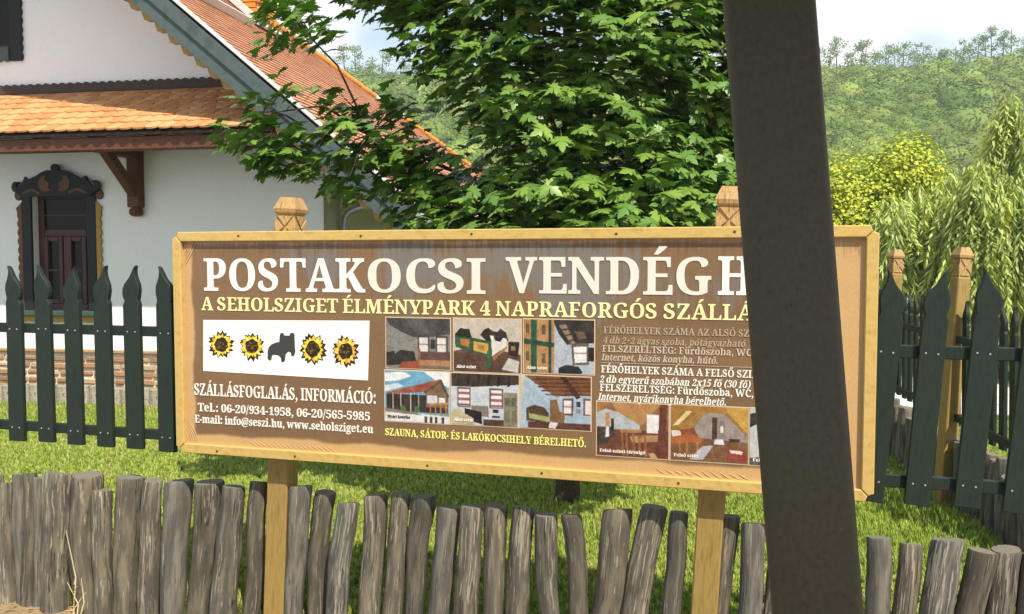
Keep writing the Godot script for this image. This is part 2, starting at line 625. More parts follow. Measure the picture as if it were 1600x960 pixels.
	tube(st, [Vector3(1.44, 2.02, 1.2), Vector3(1.44, 2.02, -9.0)], [.07, .07], 10)
	obj("gutter", st, M.zinc, H)
	# garden edging of concrete palings in front of the plinth
	var E := thing("garden_edging", "row of short rounded concrete palings along the house's brick base", "edging", HOUSE_O, HOUSE_A)
	var u := -4.9
	while u < -.2:
		var w := rnd(.15, .21)
		st = S()
		var poly := PackedVector2Array()
		for i in 9:
			var q := PI * i / 8.0
			poly.append(Vector2(-cos(q) * w * .5, .05 * sin(q)))
		poly.append(Vector2(w * .5, -.05))
		poly.append(Vector2(-w * .5, -.05))
		var top := .215 + rnd(-.02, .012)
		prism(st, poly, -.12, top, Transform3D(Basis(Vector3.RIGHT, -PI / 2).scaled(Vector3(1, 1, 1)), Vector3.ZERO))
		var o := obj("paling", st, M.concrete, E)
		o.position = Vector3(u + w * .5, 0, .42)
		o.rotation = Vector3(rnd(-.04, .04), PI, rnd(-.03, .03))
		u += w + rnd(.004, .014)

func make_window(H: Node3D):
	var W := part("window", H)
	var st := S()
	# brown frame, mullions
	for b in [[-3.64, 1.04, -3.56, 2.44], [-3.0, 1.04, -2.92, 2.44], [-3.559, 1.04, -3.001, 1.12], [-3.559, 2.36, -3.001, 2.44], [-3.559, 1.92, -3.001, 2.0], [-3.31, 1.121, -3.25, 1.919]]:
		box(st, Vector3(b[0], b[1], -.16), Vector3(b[2], b[3], -.08), .006)
	obj("frame", st, M.window_wood, W)
	for b in [[-3.56, 1.12, -3.31, 1.92], [-3.25, 1.12, -3.0, 1.92]]:
		st = S()
		for q in [[b[0], b[1], b[0] + .055, b[3]], [b[2] - .055, b[1], b[2], b[3]], [b[0] + .056, b[1], b[2] - .056, b[1] + .06], [b[0] + .056, b[3] - .06, b[2] - .056, b[3]], [b[0] + .056, 1.5, b[2] - .056, 1.53]]:
			box(st, Vector3(q[0] + .002, q[1] + .002, -.14), Vector3(q[2] - .002, q[3] - .002, -.065), .005)
		obj("casement", st, M.window_wood, W)
		st = S()
		box(st, Vector3(b[0] + .05, b[1] + .05, -.112), Vector3(b[2] - .05, b[3] - .05, -.106))
		obj("pane", st, M.glass, W)
	st = S()
	box(st, Vector3(-3.565, 1.995, -.115), Vector3(-2.995, 2.365, -.109))
	obj("pane", st, M.glass, W)
	st = S()
	box(st, Vector3(-3.559, 2.16, -.10), Vector3(-3.001, 2.175, -.085))
	obj("glazing_bar", st, M.window_wood, W)
	# dark painted side boards with ochre scalloped edges
	for s in [-1, 1]:
		var e: float = -3.28 + s * .365
		st = S()
		box(st, Vector3(minf(e, e + s * .12), 1.0, -.06), Vector3(maxf(e, e + s * .12), 2.44, .035), .006)
		obj("side_board", st, M.darkteal, W)
		st = S()
		var p := PackedVector2Array()
		var x0: float = e + s * .123
		p.append(Vector2(x0, 2.32)); p.append(Vector2(x0, .98))
		var n := 12
		for i in n:
			for k in 4:
				var t := (i + k / 4.0) / n
				p.append(Vector2(x0 + s * (.045 + .02 * absf(sin(PI * k / 4.0))), lerpf(.98, 2.22, t)))
		p.append(Vector2(x0 + s * .075, 2.25)); p.append(Vector2(x0 + s * .03, 2.29))
		prism(st, p, .002, .03)
		obj("scalloped_edge", st, M.ochre if s > 0 else M.rust, W)
		st = S()
		p = PackedVector2Array()
		for i in 14:
			var q := TAU * i / 14.0
			p.append(Vector2(x0 + s * .045 + .045 * cos(q), 2.40 + .06 * sin(q)))
		prism(st, p, .002, .03)
		obj("rosette", st, M.rust, W)
	# carved pediment
	st = S()
	var half := [0.0, .43, .03, .415, .05, .38, .04, .345, .10, .345, .17, .32, .25, .27, .33, .235, .38, .245, .395, .265, .405, .23, .43, .185, .46, .15, .49, .13, .515, .145, .505, .17, .48, .175, .487, .20, .525, .205, .56, .175, .572, .13, .56, .085, .52, .055, .48, .03, .44, 0.0]
	var poly := PackedVector2Array()
	for k in range(0, half.size(), 2):
		poly.append(Vector2(-3.28 + half[k], 2.38 + half[k + 1] * .88))
	for k in range(half.size() - 2, 0, -2):
		poly.append(Vector2(-3.28 - half[k], 2.38 + half[k + 1] * .88))
	prism(st, poly, .037, .085)
	obj("pediment", st, M.darkteal, W)
	for s in [-1, 1]:
		st = S()
		var q := V2([.04, .07, .08, .10, .06, .15, .12, .19, .10, .24, .17, .23, .205, .17, .2, .11, .17, .075, .12, .05])
		var r := PackedVector2Array()
		for v in q: r.append(Vector2(-3.28 + s * v.x, 2.38 + v.y))
		prism(st, r, .086, .094)
		obj("painted_carving", st, M.rust, W)
		st = S()
		q = V2([.19, .035, .25, .075, .32, .085, .39, .055, .43, .03, .43, .018, .36, .035, .3, .055, .25, .045, .2, .015])
		r = PackedVector2Array()
		for v in q: r.append(Vector2(-3.28 + s * v.x, 2.385 + v.y))
		prism(st, r, .086, .094)
		obj("painted_carving", st, M.rust, W)
	st = S()
	box(st, Vector3(-3.86, .985, -.05), Vector3(-2.70, 1.042, .11), .008)
	obj("sill", st, M.sillgreen, W)
	st = S()
	prism(st, scallop(-3.86, -2.70, .983, .93, -.025, .145), .02, .05)
	obj("apron", st, M.ochre, W)

func make_upper_window(H: Node3D):
	var W := part("upper_window", H)
	var st := S()
	for b in [[-4.62, 4.12, -4.56, 5.35], [-3.90, 4.12, -3.84, 5.35], [-4.559, 4.12, -3.901, 4.19], [-4.26, 4.191, -4.20, 5.35]]:
		box(st, Vector3(b[0], b[1], -.16), Vector3(b[2], b[3], -.07), .006)
	obj("frame", st, M.darkbrown, W)
	st = S()
	box(st, Vector3(-4.57, 4.18, -.12), Vector3(-3.89, 5.35, -.114))
	obj("pane", st, M.glass, W)
	for s in [-1, 1]:
		st = S()
		var x0: float = -4.23 + s * .38
		var p := PackedVector2Array([Vector2(x0, 5.3), Vector2(x0, 3.97)])
		for i in 13:
			for k in 4:
				p.append(Vector2(x0 + s * (.135 + .018 * absf(sin(PI * k / 4.0))), lerpf(3.97, 5.3, (i + k / 4.0) / 13.0)))
		prism(st, p, .002, .04)
		obj("side_board", st, M.darkteal, W)
	st = S()
	prism(st, scallop(-4.60, -3.86, 4.13, 3.985, -.022, .10), .003, .06)
	obj("apron", st, M.teal, W)

func make_main_roof(H: Node3D):
	var R := part("main_roof", H)
	var ang := atan(RK)
	var cs := cos(ang)
	# slope axes: e = down the right slope, n = outward normal
	var e := Vector3(cs, -sin(ang), 0)
	var nn := Vector3(sin(ang), cs, 0)
	var ridge := Vector3(-4.2, roof_top(-4.2), 0)
	var total := (1.43 + 4.2) / cs
	var ns := 78
	var ex := total / ns
	for r in ns:
		var st := S()
		var s0 := r * ex
		var uu := -4.2 + (s0 + ex) * cs
		var zend := -1.0 - 1.63 * (uu + 4.2)
		var z := 1.2 - (.085 if r % 2 else 0.0)
		if r % 2: z = 1.2
		var first := true
		while z > zend:
			var wd := .17 if not (first and r % 2) else .085
			first = false
			var z1 := maxf(z - wd, zend)
			var k := rnd(.86, 1.14)
			var c := Color(.55 * k, .275 * k * rnd(.94, 1.06), .165 * k)
			st.set_color(c)
			var lift := .0125 + rnd(-.001, .002)
			var a := ridge + e * (s0 - .012) + nn * .0
			var b := ridge + e * (s0 + ex) + nn * lift
			var b2 := ridge + e * (s0 + ex) + nn * (lift - .010)
			var g := .002
			quad(st, a + Vector3(0, 0, z - g), a + Vector3(0, 0, z1 + g), b + Vector3(0, 0, z1 + g), b + Vector3(0, 0, z - g))
			quad(st, b + Vector3(0, 0, z - g), b + Vector3(0, 0, z1 + g), b2 + Vector3(0, 0, z1 + g), b2 + Vector3(0, 0, z - g))
			z -= wd
		obj("tile_course", st, M.roof_tile, R)
	var st := S()
	# deck under the right slope, cut along the hip
	var deck := [Vector2(0, 1.19), Vector2(total, 1.19), Vector2(total, -1.0 - 1.63 * 5.63), Vector2(0, -1.0)]
	for k in 2:
		pass
	var p3 := []
	for d in deck:
		p3.append(ridge + e * d.x + Vector3(0, 0, d.y) - nn * .006)
	for d in deck:
		p3.append(ridge + e * d.x + Vector3(0, 0, d.y) - nn * .10)
	quad(st, p3[0], p3[3], p3[2], p3[1])
	quad(st, p3[4], p3[5], p3[6], p3[7])
	quad(st, p3[1], p3[2], p3[6], p3[5])
	quad(st, p3[0], p3[1], p3[5], p3[4])
	obj("deck", st, M.brown, R)
	# left slope and rear slope
	st = S()
	st.set_color(Color(.5, .25, .15))
	var le := Vector3(-cs, -sin(ang), 0)
	quad(st, ridge + Vector3(0, 0, 1.2), ridge + le * total + Vector3(0, 0, 1.2), ridge + le * total + Vector3(0, 0, -10.2), ridge + Vector3(0, 0, -1.0))
	var rear_r := ridge + e * total + Vector3(0, 0, -10.18)
	var rear_l := ridge + le * total + Vector3(0, 0, -10.2)
	quad(st, ridge + Vector3(0, -.01, -1.0), rear_l, rear_l, rear_r)
	obj("rear_slopes", st, M.roof_tile, R)
	# hip tiles
	var h0 := ridge + Vector3(0, 0.03, -1.0)
	var h1 := rear_r + Vector3(0, .04, 0)
	var n := 34
	for i in n:
		st = S()
		var q0 := h0.lerp(h1, float(i) / n)
		var q1 := h0.lerp(h1, (i + 1.12) / n)
		tube(st, [q0, q1], [.045, .055], 8)
		obj("hip_tile", st, M.white_metal if i >= 17 and i < 19 else M.ridge, R)
	# front rake: two grey-green boards, ochre fretwork, pale metal verge
	for s in [1, -1]:
		var t := Transform3D(Basis(Vector3(e.x * s, e.y, 0), Vector3(nn.x * s, nn.y, 0), Vector3(0, 0, s)), ridge)   # local x down the slope, y outward
		var z0 := 1.2 if s > 0 else -1.24
		st = S()
		prism(st, V2([0, -.13, total, -.13, total, -.005, 0, -.005]), z0, z0 + .045, t)
		obj("barge_board", st, M.teal, R)
		st = S()
		prism(st, scallop(0, total, -.131, -.255, -.014, .12), z0 - .02, z0 + .02, t)
		obj("barge_board", st, M.teal, R)
		st = S()
		var p := PackedVector2Array([Vector2(0, -.24), Vector2(total, -.24)])
		var m := 40
		for i in m:
			for k in 4:
				var w: float = [.0, .75, 1.0, .55][k]
				p.append(Vector2(lerpf(total, 0, (i + k / 4.0) / m), -.268 - .055 * w))
		prism(st, p, z0 - .055, z0 - .022, t)
		obj("fretwork", st, M.ochre, R)
		st = S()
		prism(st, V2([0, .024, total, .024, total, .036, 0, .036]), z0 - .12 if s > 0 else z0, z0 + .05 if s > 0 else z0 + .17, t)
		obj("verge_flashing", st, M.white_metal, R)
	for q in [[-1.98, 4.50], [-4.2, 6.3], [-.28, 3.06]]:
		st = S()
		tube(st, [Vector3(q[0], q[1], -.1), Vector3(q[0], q[1], 1.13), Vector3(q[0], q[1], 1.15)], [.085, .085, .06], 12)
		obj("purlin", st, M.ochre if q[0] < -1 else M.darkbrown, R)
	# chimney
	var C := part("chimney", H)
	st = S()
	box(st, Vector3(-2.32, 4.3, -2.72), Vector3(-1.88, 6.6, -2.28))
	obj("core", st, M.mortar, C)
	var bs := []
	for w in [.213, .10]:
		var s2 := S()
		box(s2, Vector3(-w * .5, -.0325, -.05), Vector3(w * .5, .0325, .05), .004)
		s2.generate_normals()
		bs.append(s2.commit())
	for r in 24:
		var y := 4.75 + r * .077
		for k in 2:
			var o := obj("brick", bs[0], M.chimney[rng.randi() % 3], C)
			o.position = Vector3(-2.1 + (k - .5) * .222 + (.0 if r % 2 else .03), y, -2.32 + .05)
			o = obj("brick", bs[0], M.chimney[rng.randi() % 3], C)
			o.rotation.y = PI / 2
			o.position = Vector3(-1.92 + .05, y, -2.5 + (k - .5) * .222 - (.03 if r % 2 else .0))
	st = S()
	box(st, Vector3(0, 0, -2.9), Vector3(.16, .035, -2.0), .004, Transform3D(Basis(e, nn, Vector3(0, 0, 1)), Vector3(-1.86, roof_top(-1.86) + .05, 0)))
	obj("apron_flashing", st, M.white_metal, C)
	st = S()
	box(st, Vector3(-.10, .0, -2.22), Vector3(.55, .09, -2.14), .004, Transform3D(Basis(e, nn, Vector3(0, 0, 1)), Vector3(-2.35, roof_top(-2.35) + .03, 0)))
	obj("step_flashing", st, M.white_metal, C)
	# snow guard across the slope
	st = S()
	box(st, Vector3(-.02, .02, -1.55), Vector3(.02, .11, .05), .004, Transform3D(Basis(e, nn, Vector3(0, 0, 1)), Vector3(-1.62, roof_top(-1.62), 0)))
	obj("snow_guard", st, M.white_metal, R)
# ---------------------------------------------------------------- printing on the sign
func fill(im: Image, pts: Array, c: Color):
	var w := im.get_width()
	var h := im.get_height()
	var p := V2(pts)
	for i in p.size(): p[i] = p[i] * Vector2(w, h)
	var lo := p[0]
	var hi := p[0]
	for q in p:
		lo = lo.min(q); hi = hi.max(q)
	for y in range(maxi(0, int(lo.y)), mini(h, int(hi.y) + 1)):
		var xs := []
		for i in p.size():
			var a := p[i]
			var b := p[(i + 1) % p.size()]
			if (a.y <= y + .5) != (b.y <= y + .5):
				xs.append(a.x + (y + .5 - a.y) / (b.y - a.y) * (b.x - a.x))
		xs.sort()
		for k in range(0, xs.size() - 1, 2):
			for x in range(maxi(0, int(round(xs[k]))), mini(w, int(round(xs[k + 1])))):
				im.set_pixel(x, y, c)

func R(im: Image, x0: float, y0: float, x1: float, y1: float, c: Color):
	fill(im, [x0, y0, x1, y0, x1, y1, x0, y1], c)

func h8(s: String) -> Color:
	return Color.html(s)

func photo(k: int) -> ImageTexture:
	var im := Image.create(176, 132, false, Image.FORMAT_RGB8)
	match k:
		0:
			im.fill(h8("8d8a85"))
			fill(im, [0, 0, 1, 0, 1, .3, .72, .36, .45, .38, .28, .3, .05, .14], h8("4a4a48"))
			fill(im, [.3, 0, .62, 0, .68, .3, .5, .34], h8("5d5d5a"))
			for x in [.52, .8]:
				R(im, x - .02, .34, x + .16, .68, h8("4a4440"))
				R(im, x, .38, x + .14, .66, h8("ece6e4")); R(im, x, .5, x + .14, .53, h8("b98f86"))
			R(im, .7, .42, .77, .6, h8("3c3a38"))
			fill(im, [.0, .7, .12, .66, .14, .72, .22, .64, .44, .66, .48, .9, .0, .96], h8("33302e"))
			R(im, .52, .66, 1, .82, h8("6b4a44"))
			fill(im, [.5, .6, .54, .6, .54, 1, .5, 1], h8("a8663f"))
			R(im, .54, .82, 1, .94, h8("c08050")); fill(im, [.24, .88, .5, .84, .5, 1, .2, 1], h8("b4512f")); R(im, .54, .94, 1, 1, h8("7a6a52"))
		1:
			im.fill(h8("d5c6b2"))
			fill(im, [0, .62, .4, .5, 1, .66, 1, 1, 0, 1], h8("6b4634"))
			for i in 9: fill(im, [0, .66 + i * .045, 1, .72 + i * .045, 1, .73 + i * .045, 0, .67 + i * .045], h8("53352a"))
			fill(im, [.02, .3, .1, .18, .24, .2, .28, .4, .3, .5, .02, .5], h8("2c2420"))
			fill(im, [.4, .3, .46, .2, .52, .16, .58, .22, .66, .24, .7, .17, .78, .24, .82, .4, .5, .42], h8("3a2a22"))
			fill(im, [.03, .34, .3, .36, .56, .42, .57, .72, .3, .64, .03, .54], h8("2e5b3c"))
			fill(im, [.1, .38, .24, .39, .23, .54, .1, .5], h8("d07a2e")); fill(im, [.3, .42, .52, .46, .52, .66, .3, .6], h8("e0ab34"))
			fill(im, [.36, .48, .46, .5, .46, .6, .36, .57], h8("b58a3a"))
			fill(im, [.54, .3, .8, .36, .78, .5, .58, .7, .57, .42], h8("eee7dc"))
			fill(im, [.6, .32, .74, .34, .7, .42, .62, .4], h8("2f2a2c"))
			fill(im, [.58, .72, .8, .5, .8, .54, .6, .78], h8("a9713a")); R(im, .5, .6, .56, .92, h8("2f6b44"))
			fill(im, [.82, .42, .98, .42, .96, .7, .82, .66], h8("33241e")); R(im, .86, .5, .92, .58, h8("a27a4a"))
			fill(im, [.82, .72, .98, .78, .96, 1, .72, .94], h8("cfcbc4"))
		2:
			im.fill(h8("b9c3d2"))
			fill(im, [.42, 0, 1, 0, 1, .42, .62, .46, .5, .26], h8("3b322c"))
			for i in 4: fill(im, [.5 + i * .05, .1 + i * .1, .6 + i * .04, .08 + i * .1, .63 + i * .04, .15 + i * .1, .54 + i * .05, .18 + i * .1], h8("a08064"))
			fill(im, [.72, .2, .86, .22, .9, .34, .78, .36], h8("6e5742"))
			R(im, 0, 0, .44, 1, h8("c98b4d"))
			R(im, .1, 0, .19, 1, h8("1f5a3c")); R(im, .36, 0, .40, 1, h8("2a4a3a")); fill(im, [0, .36, .44, .44, .44, .52, 0, .46], h8("1f5136"))
			for q in [[.03, .08], [.26, .1], [.03, .6], [.26, .64]]: R(im, q[0], q[1], q[0] + .05, q[1] + .18, h8("6b5a3c"))
			fill(im, [.68, .44, .92, .42, .93, .82, .7, .84], h8("6f5a50")); fill(im, [.71, .5, .9, .48, .9, .78, .73, .8], h8("f6f4f4"))
			R(im, .71, .6, .9, .63, h8("b9a098")); fill(im, [.5, .9, .6, .84, .78, .86, .84, .96, .82, 1, .5, 1], h8("27313a"))
			R(im, .92, .5, 1, .76, h8("2b2626"))
		3:
			im.fill(h8("67b4dd"))
			fill(im, [.0, .05, .3, .02, .42, .1, .2, .2, 0, .22], h8("f3f7fa")); fill(im, [.6, 0, 1, 0, 1, .3, .86, .22], h8("f1f5f8")); fill(im, [0, .3, .2, .24, .3, .3, 0, .42], h8("d7e9f4"))
			fill(im, [.02, .44, .86, .14, .9, .16, .6, .4, .02, .48], h8("b5523b"))
			fill(im, [.6, .4, .88, .14, 1, .46, .98, .52, .86, .24, .64, .44], h8("6b4a33"))
			R(im, .02, .46, .98, .8, h8("3d332d")); fill(im, [.64, .42, .86, .22, .97, .5, .97, .7, .64, .7], h8("8a684c"))
			R(im, .66, .46, .82, .62, h8("d8dde4")); R(im, .84, .5, .94, .6, h8("e8e6e2"))
			for x in [.12, .24, .4, .52]: R(im, x, .44, x + .015, .84, h8("cfcac2"))
			fill(im, [.7, .62, .98, .58, .98, .62, .7, .66], h8("d48b3c"))
			for x in [.7, .78, .86, .94]: R(im, x, .62, x + .02, .86, h8("c47c33"))
			fill(im, [0, .8, 1, .86, 1, 1, 0, 1], h8("edecec")); fill(im, [0, .74, .4, .8, .6, .86, 0, .82], h8("8a7a66"))
			for x in [.24, .46]: fill(im, [x, .7, x + .06, .68, x + .1, .78, x, .8], h8("4f7a3a"))
			for x in [.62, .7, .78, .88]: R(im, x, .88, x + .04, 1, h8("4d4742"))
		4:
			im.fill(h8("ccd6e4"))
			fill(im, [0, 0, 1, 0, 1, .18, .3, .26, 0, .26], h8("46352a"))
			for i in 6: fill(im, [.1 + i * .15, 0, .14 + i * .15, 0, .12 + i * .15, .22, .08 + i * .15, .23], h8("2f241e"))
			for x in [.1, .58]:
				R(im, x - .01, .27, x + .19, .66, h8("6d564e")); R(im, x + .01, .3, x + .17, .64, h8("f2edf0")); R(im, x + .01, .36, x + .17, .41, h8("a8606a")); R(im, x + .01, .48, x + .17, .53, h8("b06a72")); R(im, x + .01, .59, x + .17, .63, h8("a8606a"))
			R(im, .78, .34, .98, 1, h8("8d8a6a")); R(im, .8, .44, .87, .6, h8("6c6a52")); R(im, .89, .44, .96, .6, h8("6c6a52")); R(im, .8, .68, .87, .92, h8("767356")); R(im, .89, .68, .96, .92, h8("767356"))
			fill(im, [.3, .62, .55, .62, .56, .84, .3, .8], h8("8a7a6e")); fill(im, [.2, .68, .45, .74, .46, .98, .2, .9], h8("26211f"))
			fill(im, [0, .76, .1, .68, .2, .78, .32, .86, .34, 1, 0, 1], h8("c9b98a")); R(im, .62, .68, .7, .74, h8("3b2d25")); R(im, .61, .8, .72, .84, h8("3b2d25")); R(im, .48, .88, .78, 1, h8("5b3c2e"))
		5:
			im.fill(h8("a9c3da"))
			fill(im, [.05, 0, 1, 0, 1, .34, .5, .38, .3, .22], h8("8a4f2c"))
			for i in 5: fill(im, [.14 + i * .05, .06 + i * .07, 1, .02 + i * .075, 1, .045 + i * .075, .16 + i * .05, .085 + i * .07], h8("5f3620"))
			fill(im, [.56, 0, .64, 0, .86, .38, .8, .42], h8("4a2c1c")); fill(im, [0, 0, .05, 0, .02, .4, 0, .5], h8("d9c9a9"))
			fill(im, [.6, .42, .76, .4, .75, .74, .6, .72], h8("6d5148")); R(im, .62, .45, .73, .7, h8("eee8ea")); R(im, .9, .4, 1, .72, h8("74564c")); R(im, .92, .43, 1, .7, h8("e9dede")); R(im, .62, .55, .73, .58, h8("b98a84"))
			R(im, .8, .46, .86, .56, h8("3c3734")); R(im, .8, .6, .86, .68, h8("8e8a88"))
			fill(im, [.42, .46, .52, .44, .56, .66, .64, .7, .62, .9, .42, .86], h8("8f6238"))
			fill(im, [.08, .62, .2, .56, .34, .6, .4, .7, .42, .9, .08, .86], h8("5b4228")); fill(im, [.12, .72, .42, .78, .42, .88, .12, .82], h8("a6ad62"))
			R(im, .1, .88, 1, 1, h8("6a3a2c")); fill(im, [.42, .88, .54, .88, .5, 1, .4, .98], h8("eae2dc"))
		6:
			im.fill(h8("9a6a44"))
			fill(im, [.2, 0, .9, 0, .62, .4, .3, .22], h8("c88a4c")); fill(im, [.62, .4, .9, 0, 1, 0, 1, .3], h8("a56c3c")); fill(im, [0, 0, .2, 0, .1, .14, 0, .2], h8("b5773c"))
			fill(im, [0, .2, .12, .12, .3, .18, .6, .4, .6, .5, .1, .5, 0, .5], h8("b9c1cc"))
			fill(im, [0, .5, 1, .5, 1, 1, 0, 1], h8("7d4231")); fill(im, [0, .46, .2, .46, .26, .6, .1, .8, 0, .8], h8("4b3b36"))
			R(im, .12, .2, .18, .48, h8("d98d52")); fill(im, [.13, .46, .17, .46, .18, .64, .12, .66], h8("dfe4ec")); R(im, .2, .3, .24, .52, h8("33302f"))
			R(im, .7, .2, .88, .54, h8("f4f3f4")); fill(im, [.32, .5, .62, .48, .64, .54, .34, .56], h8("bd7d3e"))
			fill(im, [.46, .62, .9, .56, .92, .68, .5, .74], h8("c28a54")); for x in [.34, .4, .5, .58, .66]: fill(im, [x, .56, x + .03, .56, x + .05, .98, x + .01, .98], h8("a8642d"))
			fill(im, [.88, 0, .98, 0, .96, 1, .84, 1], h8("7a3a2a")); fill(im, [.72, .92, .8, .9, .86, 1, .76, 1], h8("d09a5c"))
		7:
			im.fill(h8("a5968f"))
			fill(im, [0, 0, 1, 0, .98, .52, .7, .12, .44, .12, .3, .4, 0, .5], h8("b17a2c")); fill(im, [.7, 0, 1, 0, .99, .46, .74, .1], h8("d8a33c"))
			fill(im, [.02, .38, .2, .1, .28, .1, .1, .36], h8("f2dc8c")); fill(im, [0, .48, .3, .4, .36, .56, 0, .6], h8("a04f2c"))
			R(im, .54, .2, .6, .62, h8("4b3a33")); R(im, .62, .26, .7, .6, h8("8d837d")); R(im, .64, .34, .68, .46, h8("f0efe4"))
			fill(im, [0, .66, .4, .58, 1, .62, 1, 1, 0, 1], h8("8a5c34")); fill(im, [0, .56, .26, .52, .42, .58, .4, .66, .1, .7, 0, .7], h8("c4622b")); fill(im, [0, .46, .12, .46, .14, .54, .02, .58], h8("e8e2e0"))
			for x in [.1, .2, .34]: R(im, x, .64, x + .03, .84, h8("c4772f"))
			fill(im, [.42, .72, .56, .7, .42, .98, .24, .98], h8("c6bfd0")); fill(im, [.58, .58, .68, .58, .7, .68, .56, .68], h8("dfe6ee"))
			fill(im, [.74, .76, .96, .74, .98, 1, .72, .94], h8("a8412f")); fill(im, [.76, .76, .94, .78, .92, .84, .78, .82], h8("ece4e0")); R(im, .76, .56, .9, .62, h8("53322a"))
		8:
			im.fill(h8("c9ccd0"))
			fill(im, [0, .1, .3, 0, .2, .2, 0, .34], h8("37322f")); fill(im, [.1, .3, .5, .1, .9, .3, .9, .7, .2, .8], h8("e3e4e6")); R(im, .55, .35, .8, .62, h8("8b7c70"))
			fill(im, [0, .88, 1, .7, 1, 1, 0, 1], h8("5d5a57")); fill(im, [.2, .6, .34, .54, .5, .66, .46, .9, .2, .86], h8("8d8f92"))
	# soft photographic print
	im.resize(104, 78, Image.INTERPOLATE_BILINEAR)
	im.resize(176, 132, Image.INTERPOLATE_CUBIC)
	var n := noise(.12, 300 + k, 3)
	for y in 132:
		for x in 176:
			var v := n.get_noise_2d(x, y) * .06 + n.get_noise_2d(x * .25, y * .25) * .07 + n.get_noise_2d(x * 4.0, y * 4.0) * .05
			var c := im.get_pixel(x, y)
			var lum := c.get_luminance()
			c = c.lerp(Color(lum, lum * .97, lum * .93), .22) * .86
			im.set_pixel(x, y, Color(clampf(c.r + v, 0, 1), clampf(c.g + v, 0, 1), clampf(c.b + v, 0, 1)))
	return ImageTexture.create_from_image(im)

func logo() -> ImageTexture:
	var w := 768
	var h := 232
	var im := Image.create(w, h, false, Image.FORMAT_RGB8)
	im.fill(h8("f7f5f0"))
	var r := RandomNumberGenerator.new()
	r.seed = 9
	var asp := float(w) / h
	var cx := [.115, .305, .675, .865]
	for f in 4:
		var c := Vector2(cx[f], .50 + [-.02, 0, .02, .03][f])
		for pass_ in 2:
			for i in 17:
				var a := TAU * (i + r.randf_range(-.25, .25)) / 17.0
				var L: float = r.randf_range(.235, .29) + (.012 if pass_ == 0 else -.03)
				var d := Vector2(cos(a), sin(a))
				var s := Vector2(-d.y, d.x) * (.052 if pass_ == 0 else .036)
				var pt := []
				for q in [d * .1 + s, d * L * .75 + s * .9, d * L, d * L * .72 - s * .9, d * .1 - s]:
					pt.append(c.x + q.x / asp); pt.append(c.y + q.y)
				fill(im, pt, h8("2b2114") if pass_ == 0 else ([h8("f2cf3a"), h8("e9b92f"), h8("f6d95a")][i % 3] if f < 3 else [h8("eebf4a"), h8("e89a3a"), h8("f2d05a")][i % 3]))
		var pt := []
		for i in 20:
			var a := TAU * i / 20.0
			var q := Vector2(cos(a), sin(a)) * r.randf_range(.125, .155)
			pt.append(c.x + q.x / asp); pt.append(c.y + q.y)
		fill(im, pt, h8("241b14"))
		for i in 26:
			var a := r.randf() * TAU
			var q := Vector2(cos(a), sin(a)) * r.randf_range(.02, .125)
			R(im, c.x + q.x / asp - .004, c.y + q.y - .012, c.x + q.x / asp + .004, c.y + q.y + .012, [h8("6b4a1e"), h8("3f2e1a"), h8("8d6a24")][i % 3])
	# dark four-legged figure between the flowers
	fill(im, [.402, .60, .408, .52, .425, .46, .455, .42, .472, .415, .475, .28, .482, .24, .497, .24, .503, .29, .533, .29, .540, .24, .555, .23, .565, .27, .566, .44, .571, .58, .563, .66, .548, .66, .543, .60, .528, .585, .512, .64, .510, .74, .500, .775, .487, .77, .483, .70, .468, .66, .438, .655, .430, .67, .427, .74, .415, .76, .403, .73], h8("3a3b38"))
	return ImageTexture.create_from_image(im)

func banner_image() -> ImageTexture:
	var w := 1536
	var h := 488
	var im := Image.create(w, h, false, Image.FORMAT_RGB8)
	var n1 := noise(.004, 51, 4)
	var n2 := noise(.05, 52, 4)
	var n3 := noise(.02, 53, 3)
	for y in h:
		var ty := y / float(h)
		for x in w:
			var tx := x / float(w)
			var big := n1.get_noise_2d(x, y)
			var fine := n2.get_noise_2d(x * 3.0, y * 3.0)
			var streak := n3.get_noise_2d(x * 4.0, y * .25)
			var c := Color(.485, .375, .255)
			c = c.lerp(Color(.42, .325, .24), clampf(.35 + big * 1.6, 0, 1) * .5)
			# grey glare in the upper middle, painted as haze with weathered vertical streaks
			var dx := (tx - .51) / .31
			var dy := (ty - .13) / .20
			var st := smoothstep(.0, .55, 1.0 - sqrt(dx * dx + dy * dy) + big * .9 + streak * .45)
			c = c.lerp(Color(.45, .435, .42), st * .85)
			# bleached unprinted margin with an uneven edge
			var e := minf(minf(tx * w - 26 - 8 * n1.get_noise_2d(0, y * 2.0), (1 - tx) * w - 60), minf((ty * h) - 9 - 5 * n1.get_noise_2d(x * 2.0, 9), (1 - ty) * h - 26 - 9 * n1.get_noise_2d(x * 1.2, 77)))
			c = c.lerp(Color(.80, .65, .44), (1.0 - smoothstep(-5, 5, e)) * .85)
			# darker brown band along the top edge, broken by streaks
			var g := smoothstep(.55, .2, ty * 12.0 + streak) * .25
			c = c.lerp(Color(.36, .22, .13), clampf(g, 0, 1))
			var v := fine * .03 + streak * .008
			im.set_pixel(x, y, Color(c.r + v, c.g + v, c.b + v))
	return ImageTexture.create_from_image(im)

